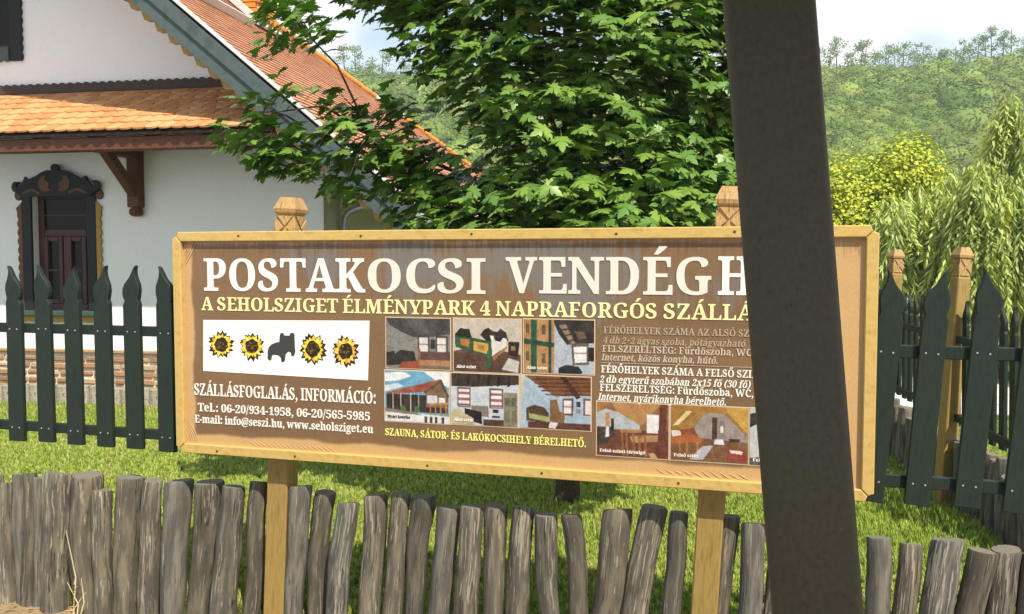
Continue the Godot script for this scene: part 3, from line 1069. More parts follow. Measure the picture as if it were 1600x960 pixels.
var fonts := {}
func lettering(text: String, u0: float, u1: float, base: float, cap: float, m: Material, parent: Node, z: float, slant := 0.0, called := "lettering"):
	if fonts.is_empty():
		for k in ["bold"]:
			var f := SystemFont.new()
			f.font_names = PackedStringArray(["Droid Serif"])
			f.font_weight = 700
			var fv := FontVariation.new()
			fv.base_font = f
			fv.variation_embolden = .12
			fonts[k] = fv
			fonts.plain = f
		var tm0 := TextMesh.new()
		tm0.font = fonts.bold; tm0.font_size = 48; tm0.pixel_size = .01; tm0.text = "H"; tm0.depth = .002
		fonts.base = tm0.get_aabb().position.y
		fonts.cap = tm0.get_aabb().size.y
	var tm := TextMesh.new()
	tm.font = fonts.bold if cap > .1 else fonts.plain
	tm.font_size = 48
	tm.pixel_size = .01
	tm.depth = .002
	tm.curve_step = 1.0 if cap > .05 else 2.5
	tm.text = text
	var bb := tm.get_aabb()
	var sy: float = cap / fonts.cap
	var sx := (u1 - u0) / bb.size.x
	var t := Transform3D(Basis(Vector3(sx, 0, 0), Vector3(slant * sy, sy, 0), Vector3(0, 0, 1)), Vector3(u0 - bb.position.x * sx, base - fonts.base * sy, z))
	var st := SurfaceTool.new()
	st.begin(Mesh.PRIMITIVE_TRIANGLES)
	st.append_from(tm, 0, t)
	var o := MeshInstance3D.new()
	o.name = called
	o.mesh = st.commit()
	o.material_override = m
	parent.add_child(o, true)

func flat(u0: float, h0: float, u1: float, h1: float, z: float, m: Material, called: String, parent: Node) -> MeshInstance3D:
	return sheet(PackedVector2Array([Vector2(u0, h0), Vector2(u1, h0), Vector2(u1, h1), Vector2(u0, h1)]), z, m, called, parent)

# four-cornered printed sheet, corners in order: lower left, lower right, upper right, upper left
func sheet(p: PackedVector2Array, z: float, m: Material, called: String, parent: Node) -> MeshInstance3D:
	var st := S()
	var uv := [Vector2(0, 1), Vector2(1, 1), Vector2(1, 0), Vector2(0, 0)]
	for i in [0, 3, 2, 0, 2, 1]:
		st.set_uv(uv[i])
		st.add_vertex(Vector3(p[i].x, p[i].y, z))
	return obj(called, st, m, parent)

func make_sign():
	rng.seed = 201
	var G := thing("sign_board", "wide brown guesthouse sign with white lettering in a yellow wooden frame", "sign", FENCE_O, FENCE_A)
	var st: SurfaceTool
	# mitred frame bars with clipped outer corners
	var L := 0.0; var Rr := 3.01; var B := .757; var T := 1.773
	var w := .044
	var g := .0015
	var bars := [
		[[L + .03, T, Rr - .03, T, Rr - w * .5, T - w * .5 + g, Rr - w - g, T - w, L + w + g, T - w, L + w * .5, T - w * .5 + g]],
		[[L + .03, B, Rr - .03, B, Rr - w * .5, B + w * .5 - g, Rr - w - g, B + w, L + w + g, B + w, L + w * .5, B + w * .5 - g]],
		[[L, T - .03, L, B + .03, L + w * .5 - g, B + w * .5, L + w, B + w + g, L + w, T - w - g, L + w * .5 - g, T - w * .5]],
		[[Rr, T - .03, Rr, B + .03, Rr - w * .5 + g, B + w * .5, Rr - w, B + w + g, Rr - w, T - w - g, Rr - w * .5 + g, T - w * .5]]]
	for b in bars:
		st = S()
		prism_bevel(st, V2(b[0]), -.052, .016, .004)
		obj("frame_bar", st, M.tan, G)
	st = S()
	box(st, Vector3(L + .02, B + .02, -.05), Vector3(Rr - .02, T - .02, -.012))
	obj("backing_board", st, M.tan, G)
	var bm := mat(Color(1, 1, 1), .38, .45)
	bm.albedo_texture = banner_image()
	bm.normal_enabled = true
	bm.normal_texture = M.sheet_normal
	bm.normal_scale = .12
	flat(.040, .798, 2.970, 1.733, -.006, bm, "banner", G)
	var z := -.0045
	var white := mat(lin(.82, .80, .74), .5)
	var cream := mat(lin(.72, .66, .58), .5)
	var yellow := mat(lin(.86, .80, .38), .5)
	var lime := mat(lin(.84, .80, .22), .5)
	var faded := mat(lin(.40, .325, .24), .5)
	var faded2 := mat(lin(.52, .44, .34), .5)
	lettering("POSTAK", .153, .958, 1.506, .147, white, G, z)
	lettering("OCSI", .972, 1.503, 1.506, .147, cream, G, z)
	lettering("VENDÉG", 1.591, 2.415, 1.511, .147, cream, G, z)
	lettering("HÁZ", 2.440, 2.80, 1.513, .147, white, G, z)
	lettering("A SEHOLSZIGET ÉLMÉNYPARK 4 NAPRAFORGÓS SZÁLLÁSA", .136, 2.690, 1.417, .061, yellow, G, z)
	lettering("SZÁLLÁSFOGLALÁS, INFORMÁCIÓ:", .09, 1.003, 1.025, .055, white, G, z)
	lettering("Tel.: 06-20/934-1958, 06-20/565-5985", .108, .975, .951, .038, white, G, z)
	lettering("E-mail: info@seszi.hu, www.seholsziget.eu", .09, .99, .897, .036, white, G, z)
	lettering("SZAUNA, SÁTOR- ÉS LAKÓKOCSIHELY BÉRELHETŐ.", 1.047, 1.928, .892, .031, lime, G, z)
	lettering("FÉRŐHELYEK SZÁMA AZ ALSÓ SZINTEN", 1.998, 2.665, 1.355, .027, faded, G, z)
	lettering("4 db 2+2 ágyas szoba, pótágyazható", 1.998, 2.545, 1.315, .026, faded, G, z, .2)
	lettering("FELSZERELTSÉG: Fürdőszoba, WC, TV,", 1.993, 2.64, 1.281, .027, faded2, G, z)
	lettering("Internet, közös konyha, hűtő.", 1.991, 2.444, 1.247, .026, faded2, G, z, .2)
	lettering("FÉRŐHELYEK SZÁMA A FELSŐ SZINTEN", 1.989, 2.665, 1.198, .029, white, G, z)
	lettering("2 db egyterű szobában 2x15 fő (30 fő)", 1.986, 2.566, 1.158, .028, white, G, z, .2)
	lettering("FELSZERELTSÉG: Fürdőszoba, WC, TV,", 1.984, 2.64, 1.124, .029, white, G, z)
	lettering("Internet, nyárikonyha bérelhető.", 1.979, 2.477, 1.086, .029, white, G, z, .2)
	st = S()
	box(st, Vector3(1.99, 1.2365, z - .001), Vector3(2.86, 1.239, z + .0006))
	obj("rule_line", st, faded, G)
	# logo panel, a slightly crooked white sheet
	var lm := mat(Color.WHITE, .5)
	lm.albedo_texture = logo()
	sheet(PackedVector2Array([Vector2(.14, 1.138), Vector2(.968, 1.126), Vector2(.978, 1.385), Vector2(.146, 1.372)]), -.0042, lm, "logo_print", G)
	# photographs
	var edge := mat(lin(.60, .47, .33), .6)
	var rects := [[1.055, 1.186, 1.347, 1.400], [1.363, 1.182, 1.655, 1.402], [1.668, 1.188, 1.960, 1.405], [1.048, .956, 1.342, 1.174], [1.352, .958, 1.647, 1.173], [1.656, .960, 1.947, 1.175], [1.973, .865, 2.258, 1.080], [2.267, .865, 2.560, 1.081], [2.566, .864, 2.86, 1.082]]
	var caps := ["", "Alsó szint", "Alsó szint", "Nyári konyha", "Alsó szint", "", "Felső szinti társalgó", "Felső szint", "Felső szint"]
	for k in 9:
		var r: Array = rects[k]
		var pm := mat(Color.WHITE, .45)
		pm.albedo_texture = photo(k)
		st = S()
		box(st, Vector3(r[0] - .004, r[1] - .004, -.0062), Vector3(r[2] + .004, r[3] + .004, -.0050))
		obj("photo_border", st, edge, G)
		flat(r[0], r[1], r[2], r[3], -.0040, pm, "photo_print", G)
		if caps[k]:
			var long: float = .014 * caps[k].length() * .62
			lettering(caps[k], r[0] + .012, r[0] + .012 + long, r[1] + .014, .012, white if k != 3 else M.crack, G, -.0030)
	# puckers where the sheet is pulled to the corners
	for q in [[.05, 1.728, 1, -1], [.05, .803, 1, 1]]:
		for i in 5:
			st = S()
			var a := Vector3(q[0] + .006 + i * .014, q[1] + q[3] * .004, -.004)
			var b := Vector3(q[0] + .004, q[1] + q[3] * (.03 + i * .019), -.004)
			tube(st, [a, a.lerp(b, .5) + Vector3(.006, 0, .0015), b], [.0008, .002, .0008], 5)
			obj("pucker", st, M.pucker, G)
	for i in 26:
		st = S()
		var u := .42 + i * .026 if i < 16 else 2.25 + (i - 16) * .035
		tube(st, [Vector3(u, .803, -.0055), Vector3(u - .02, .815, -.004), Vector3(u - .045, .823 + rnd(0, .008), -.0058)], [.0007, .0015, .0006], 5)
		obj("pucker", st, M.pucker, G)
	# nails in the frame
	for q in [[.35, T - .02], [.95, T - .025], [1.45, T - .02], [2.05, T - .024], [2.5, T - .02], [.22, B + .018], [.62, B + .02], [1.25, B + .02], [1.75, B + .022], [2.30, B + .02], [2.8, B + .02]]:
		st = S()
		tube(st, [Vector3(q[0], q[1], .012), Vector3(q[0], q[1], .0175)], [.0055, .0055], 8)
		obj("nail", st, M.nail, G)

# extruded outline with a chamfered front edge
func prism_bevel(st: SurfaceTool, poly: PackedVector2Array, z0: float, z1: float, e: float, t := Transform3D()):
	if Geometry2D.is_polygon_clockwise(poly):
		poly.reverse()
	var n := poly.size()
	var inner := PackedVector2Array()
	for i in n:
		var a := (poly[i] - poly[(i + n - 1) % n]).normalized()
		var b := (poly[(i + 1) % n] - poly[i]).normalized()
		var m := (Vector2(-a.y, a.x) + Vector2(-b.y, b.x)).normalized()
		inner.append(poly[i] + m * e)
	var ix := Geometry2D.triangulate_polygon(poly)
	for k in range(0, ix.size(), 3):
		var o := [ix[k], ix[k + 1], ix[k + 2]]
		if (poly[o[1]] - poly[o[0]]).cross(poly[o[2]] - poly[o[0]]) > 0.0:
			o = [ix[k], ix[k + 2], ix[k + 1]]
		tri(st, t * Vector3(inner[o[0]].x, inner[o[0]].y, z1), t * Vector3(inner[o[1]].x, inner[o[1]].y, z1), t * Vector3(inner[o[2]].x, inner[o[2]].y, z1))
		tri(st, t * Vector3(poly[o[0]].x, poly[o[0]].y, z0), t * Vector3(poly[o[2]].x, poly[o[2]].y, z0), t * Vector3(poly[o[1]].x, poly[o[1]].y, z0))
	for i in n:
		var j := (i + 1) % n
		var zb := z1 - e
		quad(st, t * Vector3(poly[i].x, poly[i].y, z0), t * Vector3(poly[i].x, poly[i].y, zb), t * Vector3(poly[j].x, poly[j].y, zb), t * Vector3(poly[j].x, poly[j].y, z0))
		quad(st, t * Vector3(poly[i].x, poly[i].y, zb), t * Vector3(inner[i].x, inner[i].y, z1), t * Vector3(inner[j].x, inner[j].y, z1), t * Vector3(poly[j].x, poly[j].y, zb))
# ---------------------------------------------------------------- fences
func fence_at(u: float, h: float, off: float) -> Vector3:
	return Transform3D(Basis(Vector3.UP, deg_to_rad(FENCE_A)), FENCE_O) * Vector3(u, h, off)

func carved_post(label: String, at: Vector3, turn: float, lean: float, height: float, half: float, group: String) -> Node3D:
	var P := thing("carved_post", label, "post", at, turn, group)
	P.rotation.z = -lean
	var st := S()
	var hb := height - .20
	box(st, Vector3(-half, -.3, -half), Vector3(half, hb, half), .006)
	obj("shaft", st, M.post_paint, P)
	# carved head: collar, block with crossed grooves, tapered cap
	var C := part("carved_head", P)
	st = S()
	box(st, Vector3(-half * .86, hb, -half * .86), Vector3(half * .86, hb + .12, half * .86))
	obj("block", st, M.carved, C)
	for f in 4:
		var t := Transform3D(Basis(Vector3.UP, f * PI / 2), Vector3.ZERO)
		var a := half * .97
		var y0 := hb + .012
		var y1 := hb + .116
		var ym := (y0 + y1) * .5
		var d := .007
		for q in [[-a + d * 1.6, y0, a - d * 1.6, y0, 0, ym - d], [-a + d * 1.6, y1, a - d * 1.6, y1, 0, ym + d], [-a, y0 + d * 1.6, -a, y1 - d * 1.6, -d, ym], [a, y0 + d * 1.6, a, y1 - d * 1.6, d, ym]]:
			st = S()
			prism_bevel(st, V2(q), half * .85, half * 1.0, .002, t)
			obj("carved_facet", st, M.carved, C)
	st = S()
	var ring := func(y: float, s: float) -> Array:
		return [Vector3(-s, y, s), Vector3(s, y, s), Vector3(s, y, -s), Vector3(-s, y, -s)]
	var prof := [[hb + .12, half * .80], [hb + .132, half * 1.04], [hb + .148, half * 1.10], [hb + .200, half * .68]]
	for i in prof.size() - 1:
		var a: Array = ring.call(prof[i][0], prof[i][1])
		var b: Array = ring.call(prof[i + 1][0], prof[i + 1][1])
		for k in 4:
			quad(st, a[k], b[k], b[(k + 1) % 4], a[(k + 1) % 4])
	var tp: Array = ring.call(prof[-1][0], prof[-1][1])
	quad(st, tp[0], tp[3], tp[2], tp[1])
	obj("cap", st, M.carved, C)
	return P

func picket_mesh(w: float, height: float, mirror: bool, thick: float, k: float) -> Mesh:
	var q := [-.5, -9.0, -.5, -.185, -.43, -.165, -.48, -.142, -.52, -.118, -.49, -.092, -.39, -.070, -.31, -.048, -.28, -.024, -.33, 0.0, -.20, -.010, -.07, -.032, .05, -.053, .20, -.070, .38, -.088, .50, -.112, .52, -.134, .47, -.155, .39, -.170, .5, -.192, .5, -9.0]
	var p := PackedVector2Array()
	for i in range(0, q.size(), 2):
		var y: float = 0.0 if q[i + 1] < -5.0 else height + q[i + 1] * k
		p.append(Vector2(q[i] * w * (-1.0 if mirror else 1.0), y))
	var st := S()
	prism_bevel(st, p, -thick * .5, thick * .5, .0035)
	st.generate_normals()
	return st.commit()

func picket_panel(label: String, at: Vector3, turn: float, us: Array, w: float, y0: float, y1: float, rails: Array, lean: float, rail_z: float, k := 1.0, thick := .024) -> Node3D:
	var F := thing("picket_fence", label, "fence", at, turn, "")
	var mesh := [picket_mesh(w, y1 - y0, false, thick, k), picket_mesh(w, y1 - y0, true, thick, k)]
	for i in us.size():
		var o := obj("picket", mesh[1 if rng.randf() < .35 else 0], M.green, F)
		o.position = Vector3(us[i] + rnd(-.004, .004), y0 + rnd(-.005, .006), 0)
		o.rotation = Vector3(0, rnd(-.02, .02), -lean + rnd(-.008, .008))
		var sh := .9 + .0
		for ry in rails[0]:
			for s in [-1, 1]:
				var st := S()
				tube(st, [Vector3(s * w * .24, ry - y0, thick * .5 - .001), Vector3(s * w * .24, ry - y0, thick * .5 + .002)], [.0045, .003], 6)
				obj("screw", st, M.screw, o)
	for ry in rails[0]:
		var st := S()
		box(st, Vector3(rails[1], ry - .024, -.014), Vector3(rails[2], ry + .024, .014), .003)
		var o := obj("rail", st, M.rail, F)
		o.position.z = rail_z
	return F

# weathered wood wrapped round a log: streaks, checks, pale flakes of bare wood
func log_texture(sd: int, pale: float) -> Array:
	var w := 256
	var h := 384
	var im := Image.create(w, h, false, Image.FORMAT_RGB8)
	var hm := Image.create(w, h, false, Image.FORMAT_RGB8)
	var n1 := noise(1.0, sd, 4)
	var n2 := noise(1.0, sd + 1, 3)
	for y in h:
		for x in w:
			var a := TAU * x / w
			var q := Vector3(cos(a), 0, sin(a))
			var v := y / float(h)
			var streak := n1.get_noise_3dv(q * 8.0 + Vector3(0, v * 4.5, 0))
			var finer := n1.get_noise_3dv(q * 24.0 + Vector3(0, v * 22.0, 7))
			var blot := n2.get_noise_3dv(q * 1.4 + Vector3(0, v * 3.2, 0))
			var flake := n2.get_noise_3dv(q * 5.0 + Vector3(0, v * 5.0, 20))
			var chip := n2.get_noise_3dv(q * 12.0 + Vector3(0, v * 14.0, 40))
			var patch := n2.get_noise_3dv(q * 1.1 + Vector3(0, v * 2.2, 130))
			var c := Color(.44, .43, .40)
			c = c.lerp(Color(.355, .348, .33), clampf(.5 + blot * 1.6, 0, 1))
			c = c.lerp(Color(.51, .485, .43), clampf(blot * -1.4, 0, 1) * .7)
			var val := streak * .035 + finer * .045
			var fl := smoothstep(.40 - pale, .52 - pale, flake * .55 + patch * .45 + chip * .22)
			c = Color(c.r + val, c.g + val, c.b + val)
			c = c.lerp(Color(.68, .66, .61), fl * .7)
			var ck := smoothstep(.035, .0, absf(n1.get_noise_3dv(q * 3.2 + Vector3(0, v * .55, 60)))) * smoothstep(-.02, .2, n2.get_noise_3dv(q * .8 + Vector3(0, v * 1.8, 90)))
			c = c.lerp(Color(.10, .085, .07), ck * .85)
			im.set_pixel(x, y, c)
			var hh := clampf(.5 + streak * .14 + finer * .16 + fl * .18 - ck * .5, 0, 1)
			hm.set_pixel(x, y, Color(hh, hh, hh))
	hm.bump_map_to_normal_map(5.0)
	return [ImageTexture.create_from_image(im), ImageTexture.create_from_image(hm)]

func make_log_materials():
	M.logs = []
	var tones := [Color(1, 1, 1), Color(.93, .92, .90), Color(1, .97, .92), Color(.96, .97, .97), Color(.86, .85, .83), Color(1, .98, .94), Color(.9, .88, .84), Color(.97, .95, .92)]
	var made := []
	for k in 4: made.append(log_texture(500 + k * 10, [.08, .18, .12, .27][k]))
	for k in 8:
		var tx: Array = made[k % 4]
		var m := mat(tones[k], .9, .25)
		m.albedo_texture = tx[0]
		m.normal_enabled = true
		m.normal_texture = tx[1]
		m.normal_scale = .6
		M.logs.append(m)
	M.log_end = grain(lin(.22, .20, .16), .9, M.strong, Vector3(9, 9, 9), M.bump, .6, .2)

# one round log from base to tip; bend is a sideways bow at mid height
func log_mesh(base: Vector3, tip: Vector3, r0: float, r1: float, bend: float, sd: int, m: Material, tilt := Vector2.ZERO) -> ArrayMesh:
	var n := noise(1.0, sd, 3)
	var sides := 18
	var rings := 15
	var st := SurfaceTool.new()
	st.begin(Mesh.PRIMITIVE_TRIANGLES)
	st.set_smooth_group(0)
	var P := []
	var rr := RandomNumberGenerator.new()
	rr.seed = sd
	var knot_a := rr.randf() * TAU
	var knot_t := rr.randf_range(.2, .95)
	var spin := rr.randf()
	for i in rings + 1:
		var t := minf(float(i) / (rings - 1), 1.0)
		var c := base.lerp(tip, t) + Vector3(bend * sin(PI * t), 0, 0) + Vector3(n.get_noise_1d(t * 1.1), 0, n.get_noise_1d(t * 1.1 + 50)) * .016
		var r := lerpf(r0, r1, t)
		if i == rings: r *= .93
		var ring := []
		for k in sides + 1:
			var a := TAU * (k % sides) / sides
			var d := Vector3(cos(a), 0, sin(a))
			var rad := r * (1.0 + .13 * n.get_noise_3dv(d * 1.1 + Vector3(0, t * 1.3, 0)) + .05 * n.get_noise_3dv(d * 4.0 + Vector3(0, t * 1.2, 30)))
			var ka := absf(wrapf(a - knot_a, -PI, PI))
			rad += r * .16 * exp(-pow(ka / .38, 2) - pow((t - knot_t) / .07, 2))
			var p := c + d * rad
			if i >= rings - 1:
				p.y += tilt.x * d.x * rad + tilt.y * d.z * rad + (.005 if i == rings else -.004)
			ring.append(p)
		P.append(ring)
	var hgt := tip.y - base.y
	for i in rings:
		for k in sides:
			var id := [[i, k], [i + 1, k], [i + 1, k + 1], [i, k], [i + 1, k + 1], [i, k + 1]]
			for q in id:
				st.set_uv(Vector2(float(q[1]) / sides + spin, 1.0 - minf(float(q[0]) / (rings - 1), 1.01) * hgt / .84))
				st.add_vertex(P[q[0]][q[1]])
	st.generate_normals()
	st.generate_tangents()
	st.set_material(m)
	var am := st.commit()
	st = S()
	var top := Vector3.ZERO
	for k in sides: top += P[rings][k] / sides
	for k in sides:
		tri(st, top, P[rings][k + 1], P[rings][k])
	st.generate_normals()
	st.set_material(M.log_end)
	return st.commit(am)

func make_fences():
	rng.seed = 301
	carved_post("tan carved-head post behind the sign's end with the sunflower logo", fence_at(.446, 0, -.115), FENCE_A, .05, 1.93, .052, "posts that carry the sign")
	carved_post("tan carved-head post behind the sign's end with the attic photographs", fence_at(2.385, 0, -.115), FENCE_A, .05, 1.935, .052, "posts that carry the sign")
	var us := []
	for k in 10: us.append(-1.015 - .178 * 2 + .178 * k)
	picket_panel("dark green flame-topped picket fence between the sign and the house window", fence_at(0, 0, -.085), FENCE_A, us, .092, .735, 1.62, [[1.303, .805], -1.6, .40], .0, -.026)
	us = []
	for k in 8: us.append(2.68 + .1635 * k)
	picket_panel("dark green flame-topped picket fence beside the sign, willow behind it", fence_at(0, 0, -.085), FENCE_A, us, .088, .735, 1.615, [[1.305, .815], 2.46, 4.0], .075, -.026)
	make_log_materials()
	var L := thing("log_palisade", "low palisade of weathered grey logs below the sign and green pickets", "palisade", FENCE_O, FENCE_A)
	var logs := [[-1.75, .52, .05, -1.76, .052, 0], [-1.62, .50, .06, -1.63, .06, 0], [-1.47, .53, .055, -1.48, .055, 0], [-1.313, 0.5, 0.064, -1.321, 0.065, 0], [-1.2, 0.53, 0.045, -1.21, 0.045, 0], [-1.146, 0.492, 0.041, -1.147, 0.055, 0], [-1.066, 0.541, 0.035, -1.049, 0.043, 0], [-0.976, 0.557, 0.036, -1.0, 0.043, .01], [-0.921, 0.535, 0.028, -0.94, 0.025, 0], [-0.796, 0.57, 0.072, -0.825, 0.074, -.01], [-0.609, 0.576, 0.074, -0.643, 0.056, -.012], [-0.519, 0.506, 0.051, -0.54, 0.048, 0], [-0.37, 0.577, 0.065, -0.405, 0.058, -.012], [-0.226, 0.575, 0.044, -0.263, 0.055, 0], [-0.084, 0.582, 0.07, -0.13, 0.057, 0], [0.084, 0.588, 0.069, 0.016, 0.06, 0], [0.23, 0.58, 0.055, 0.163, 0.068, 0], [0.345, 0.604, 0.045, 0.298, 0.045, 0], [0.577, 0.609, 0.054, 0.533, 0.042, 0], [0.691, 0.579, 0.048, 0.64, 0.043, -.015], [0.825, 0.548, 0.05, 0.758, 0.055, -.02], [0.949, 0.59, 0.057, 0.912, 0.046, .006], [1.072, 0.608, 0.043, 1.026, 0.047, -.008], [1.173, 0.601, 0.056, 1.127, 0.036, -.01], [1.287, 0.559, 0.053, 1.234, 0.052, 0], [1.405, 0.58, 0.05, 1.371, 0.057, 0], [1.515, 0.583, 0.052, 1.499, 0.04, -.006], [1.631, 0.587, 0.05, 1.61, 0.05, 0], [1.732, 0.568, 0.05, 1.764, 0.041, -.004], [1.843, 0.577, 0.044, 1.883, 0.04, .018], [2.05, 0.616, 0.062, 1.971, 0.063, 0], [2.189, 0.632, 0.054, 2.107, 0.062, -.014], [2.297, 0.623, 0.04, 2.235, 0.039, 0], [2.49, 0.618, 0.045, 2.435, 0.045, 0], [2.588, 0.606, 0.046, 2.551, 0.05, 0], [2.694, 0.6, 0.048, 2.657, 0.046, 0], [2.803, 0.599, 0.05, 2.762, 0.048, 0], [2.915, 0.599, 0.045, 2.882, 0.048, 0], [3.045, 0.586, 0.047, 3.039, 0.045, 0], [3.162, 0.572, 0.043, 3.111, 0.045, 0], [3.282, 0.603, 0.06, 3.202, 0.056, 0], [3.388, 0.574, 0.051, 3.304, 0.052, 0], [3.48, 0.578, 0.053, 3.432, 0.052, 0], [3.582, 0.574, 0.051, 3.543, 0.051, 0], [3.684, 0.574, 0.051, 3.621, 0.052, 0], [3.79, .58, .05, 3.74, .05, 0], [3.9, .56, .05, 3.85, .05, 0]]
	var pick := [0, 3, 1, 0, 2, 1, 0, 2, 0, 3, 2, 1, 2, 3, 0, 2, 1, 2, 0, 2, 3, 1, 2, 0, 0, 3, 2, 3, 1, 2, 2, 3, 1, 2, 0, 1, 2, 0, 0, 1, 3, 2, 1, 0, 2, 1, 0]
	for i in logs.size():
		var a: Array = logs[i]
		var m: Material = M.logs[pick[i % pick.size()] + 4 * (i % 2)]
		var off := -.115 + rnd(-.018, .018)
		var o := MeshInstance3D.new()
		o.name = "log"
		o.mesh = log_mesh(Vector3(a[3] - (a[0] - a[3]) * .3, -.18, 0), Vector3(a[0], a[1], 0), a[4] * .98, a[2] * .98, a[5], 700 + i, m, Vector2(rnd(-.12, .12), rnd(-.05, .28)))
		L.add_child(o, true)
		o.position.z = off
	# ---- side fence running away from the viewer
	var so := Vector3(2.80, 0, -4.65)
	var turn := 81.9
	us = []
	for k in 38: us.append(.1 + .152 * k)
	var SF := picket_panel("dark green picket fence running off towards the willow and gravel yard", so, turn, us, .078, .53, 1.38, [[.60, 1.12], 0.0, 5.9], .05, -.03, .9, .02)
	for c in SF.get_children():
		pass
	var xf := Transform3D(Basis(Vector3.UP, deg_to_rad(turn)), so)
	carved_post("tan carved-head post of the side fence, the one beside the sunlit rail stub", Vector3(2.885, 0, -5.93), 8.0, .06, 1.73, .046, "posts of the side fence")
	carved_post("tan carved-head post of the side fence, the one further towards the willow", Vector3(3.10, 0, -7.42), 8.0, .05, 1.73, .046, "posts of the side fence")
	var L2 := thing("log_palisade", "dark shaded log palisade under the side fence by the gravel yard", "palisade", so, turn)
	for k in 42:
		var o := MeshInstance3D.new()
		o.name = "log"
		var u := .05 + k * .122 + rnd(-.012, .012)
		o.mesh = log_mesh(Vector3(u, -.06, 0), Vector3(u + rnd(-.01, .03), .43 + rnd(-.05, .05), 0), .056, .052 + rnd(-.008, .006), 0, 900 + k, M.logs[[0, 0, 2, 1][k % 4]], Vector2(rnd(-.1, .1), rnd(-.1, .1)))
		L2.add_child(o, true)
		o.position.z = rnd(-.02, .02)
	# dry weed in front of the palisade
	var D := thing("dry_weed", "dry straw-coloured weed stalk leaning on a grey log", "plant", fence_at(-.60, -.12, .03), FENCE_A)
	for q in [[.0, .45, -.09, .0], [.03, .22, .05, .03], [-.02, .19, -.09, .02], [.02, .15, .09, -.02]]:
		var st := S()
		tube(st, [Vector3(q[3], -.01, 0), Vector3(q[3] + q[0] * .5 + .012, q[1] * .5, -.015), Vector3(q[2] * .6, q[1], -.03)], [.004, .003, .0012], 5)
		obj("stalk", st, M.straw, D)
	for i in 9:
		var st := S()
		var y := .05 + i * .018
		tube(st, [Vector3(0.01, y, -.005), Vector3(rnd(-.04, .05), y + rnd(-.03, .03), rnd(-.01, .03))], [.0025, .0008], 4)
		obj("seed_head", st, M.straw, D)

# ---------------------------------------------------------------- dark post, with an unseen shelter roof and three posts added to shade it
func make_shelter():
	rng.seed = 401
	var Sh := thing("shelter", "dark brown steel post with an added unseen shelter roof, standing before the sign", "shelter", Vector3(0, 0, 0))
	for q in [[.568, -1.3, -.0955, 2.45], [-2.2, -1.3, 0.0, 2.45], [1.5, 1.7, 0.0, 2.45], [-2.2, 1.7, 0.0, 2.45]]:
		var st := S()
		var w := .064
		var p := PackedVector2Array()
		var rr := .013
		for c in [[1, 1, 0], [-1, 1, 1], [-1, -1, 2], [1, -1, 3]]:
			for k in 5:
				var a: float = PI * .5 * (c[2] + k / 4.0)
				p.append(Vector2(c[0] * (w - rr) + rr * cos(a), c[1] * (w - rr) + rr * sin(a)))
		var n := p.size()
		var lo := Vector3(0, -.1, 0)
		var hi := Vector3(q[2] * q[3], q[3], 0)
		st.set_smooth_group(0)
		for i in n:
			var a := Vector3(p[i].x, 0, -p[i].y)
			var b := Vector3(p[(i + 1) % n].x, 0, -p[(i + 1) % n].y)
			quad(st, lo + a, hi + a, hi + b, lo + b)
		var o := obj("post", st, M.shelter, Sh)
		o.position = Vector3(q[0], 0, q[1])
		if q[0] > .5 and q[0] < .6: o.rotation.y = -.27
	var B := part("roof", Sh)  # roof out of view, added so no sun reaches the dark post
	for k in 24:
		var st := S()
		box(st, Vector3(-2.7, 2.50 + .002 * (k % 2), -1.50 + k * .15), Vector3(1.9, 2.525 + .002 * (k % 2), -1.50 + k * .15 + .147), .003)
		obj("roof_board", st, M.shelter_roof, B)
	for z in [-1.3, 1.7]:
		var st := S()
		box(st, Vector3(-2.6, 2.40, z - .05), Vector3(1.8, 2.499, z + .05), .006)
		obj("roof_beam", st, M.shelter_roof, B)
# ---------------------------------------------------------------- plants
func maple_leaf() -> Mesh:
	var half := [.02, 0.0, .14, -.08, .34, -.15, .26, .02, .46, .0, .66, .16, .47, .22, .66, .46, .44, .40, .38, .50, .22, .36, .30, .60, .15, .64, .14, .82, 0.0, 1.06]
	var p := PackedVector2Array()
	for k in range(0, half.size(), 2): p.append(Vector2(half[k], half[k + 1]))
	for k in range(half.size() - 4, -1, -2): p.append(Vector2(-half[k], half[k + 1]))
	var st := S()
	st.set_smooth_group(0)
	var f := func(v: Vector2) -> Vector3:
		return Vector3(v.x, v.y, -absf(v.x) * .28 - pow(v.y - .3, 2) * .22)
	var c := Vector3(0, .30, 0.0)
	for i in p.size():
		tri(st, c, f.call(p[(i + 1) % p.size()]), f.call(p[i]))
	# petiole
	tri(st, Vector3(-.012, .0, -.02), Vector3(.012, .0, -.02), Vector3(0, -.55, .05))
	st.generate_normals()
	return st.commit()

func leaf_frame(nrm: Vector3, tipdir: Vector3, s: float, at: Vector3) -> Transform3D:
	var z := nrm.normalized()
	var y := (tipdir - z * tipdir.dot(z)).normalized()
	var x := y.cross(z)
	return Transform3D(Basis(x * s, y * s, z * s), at)

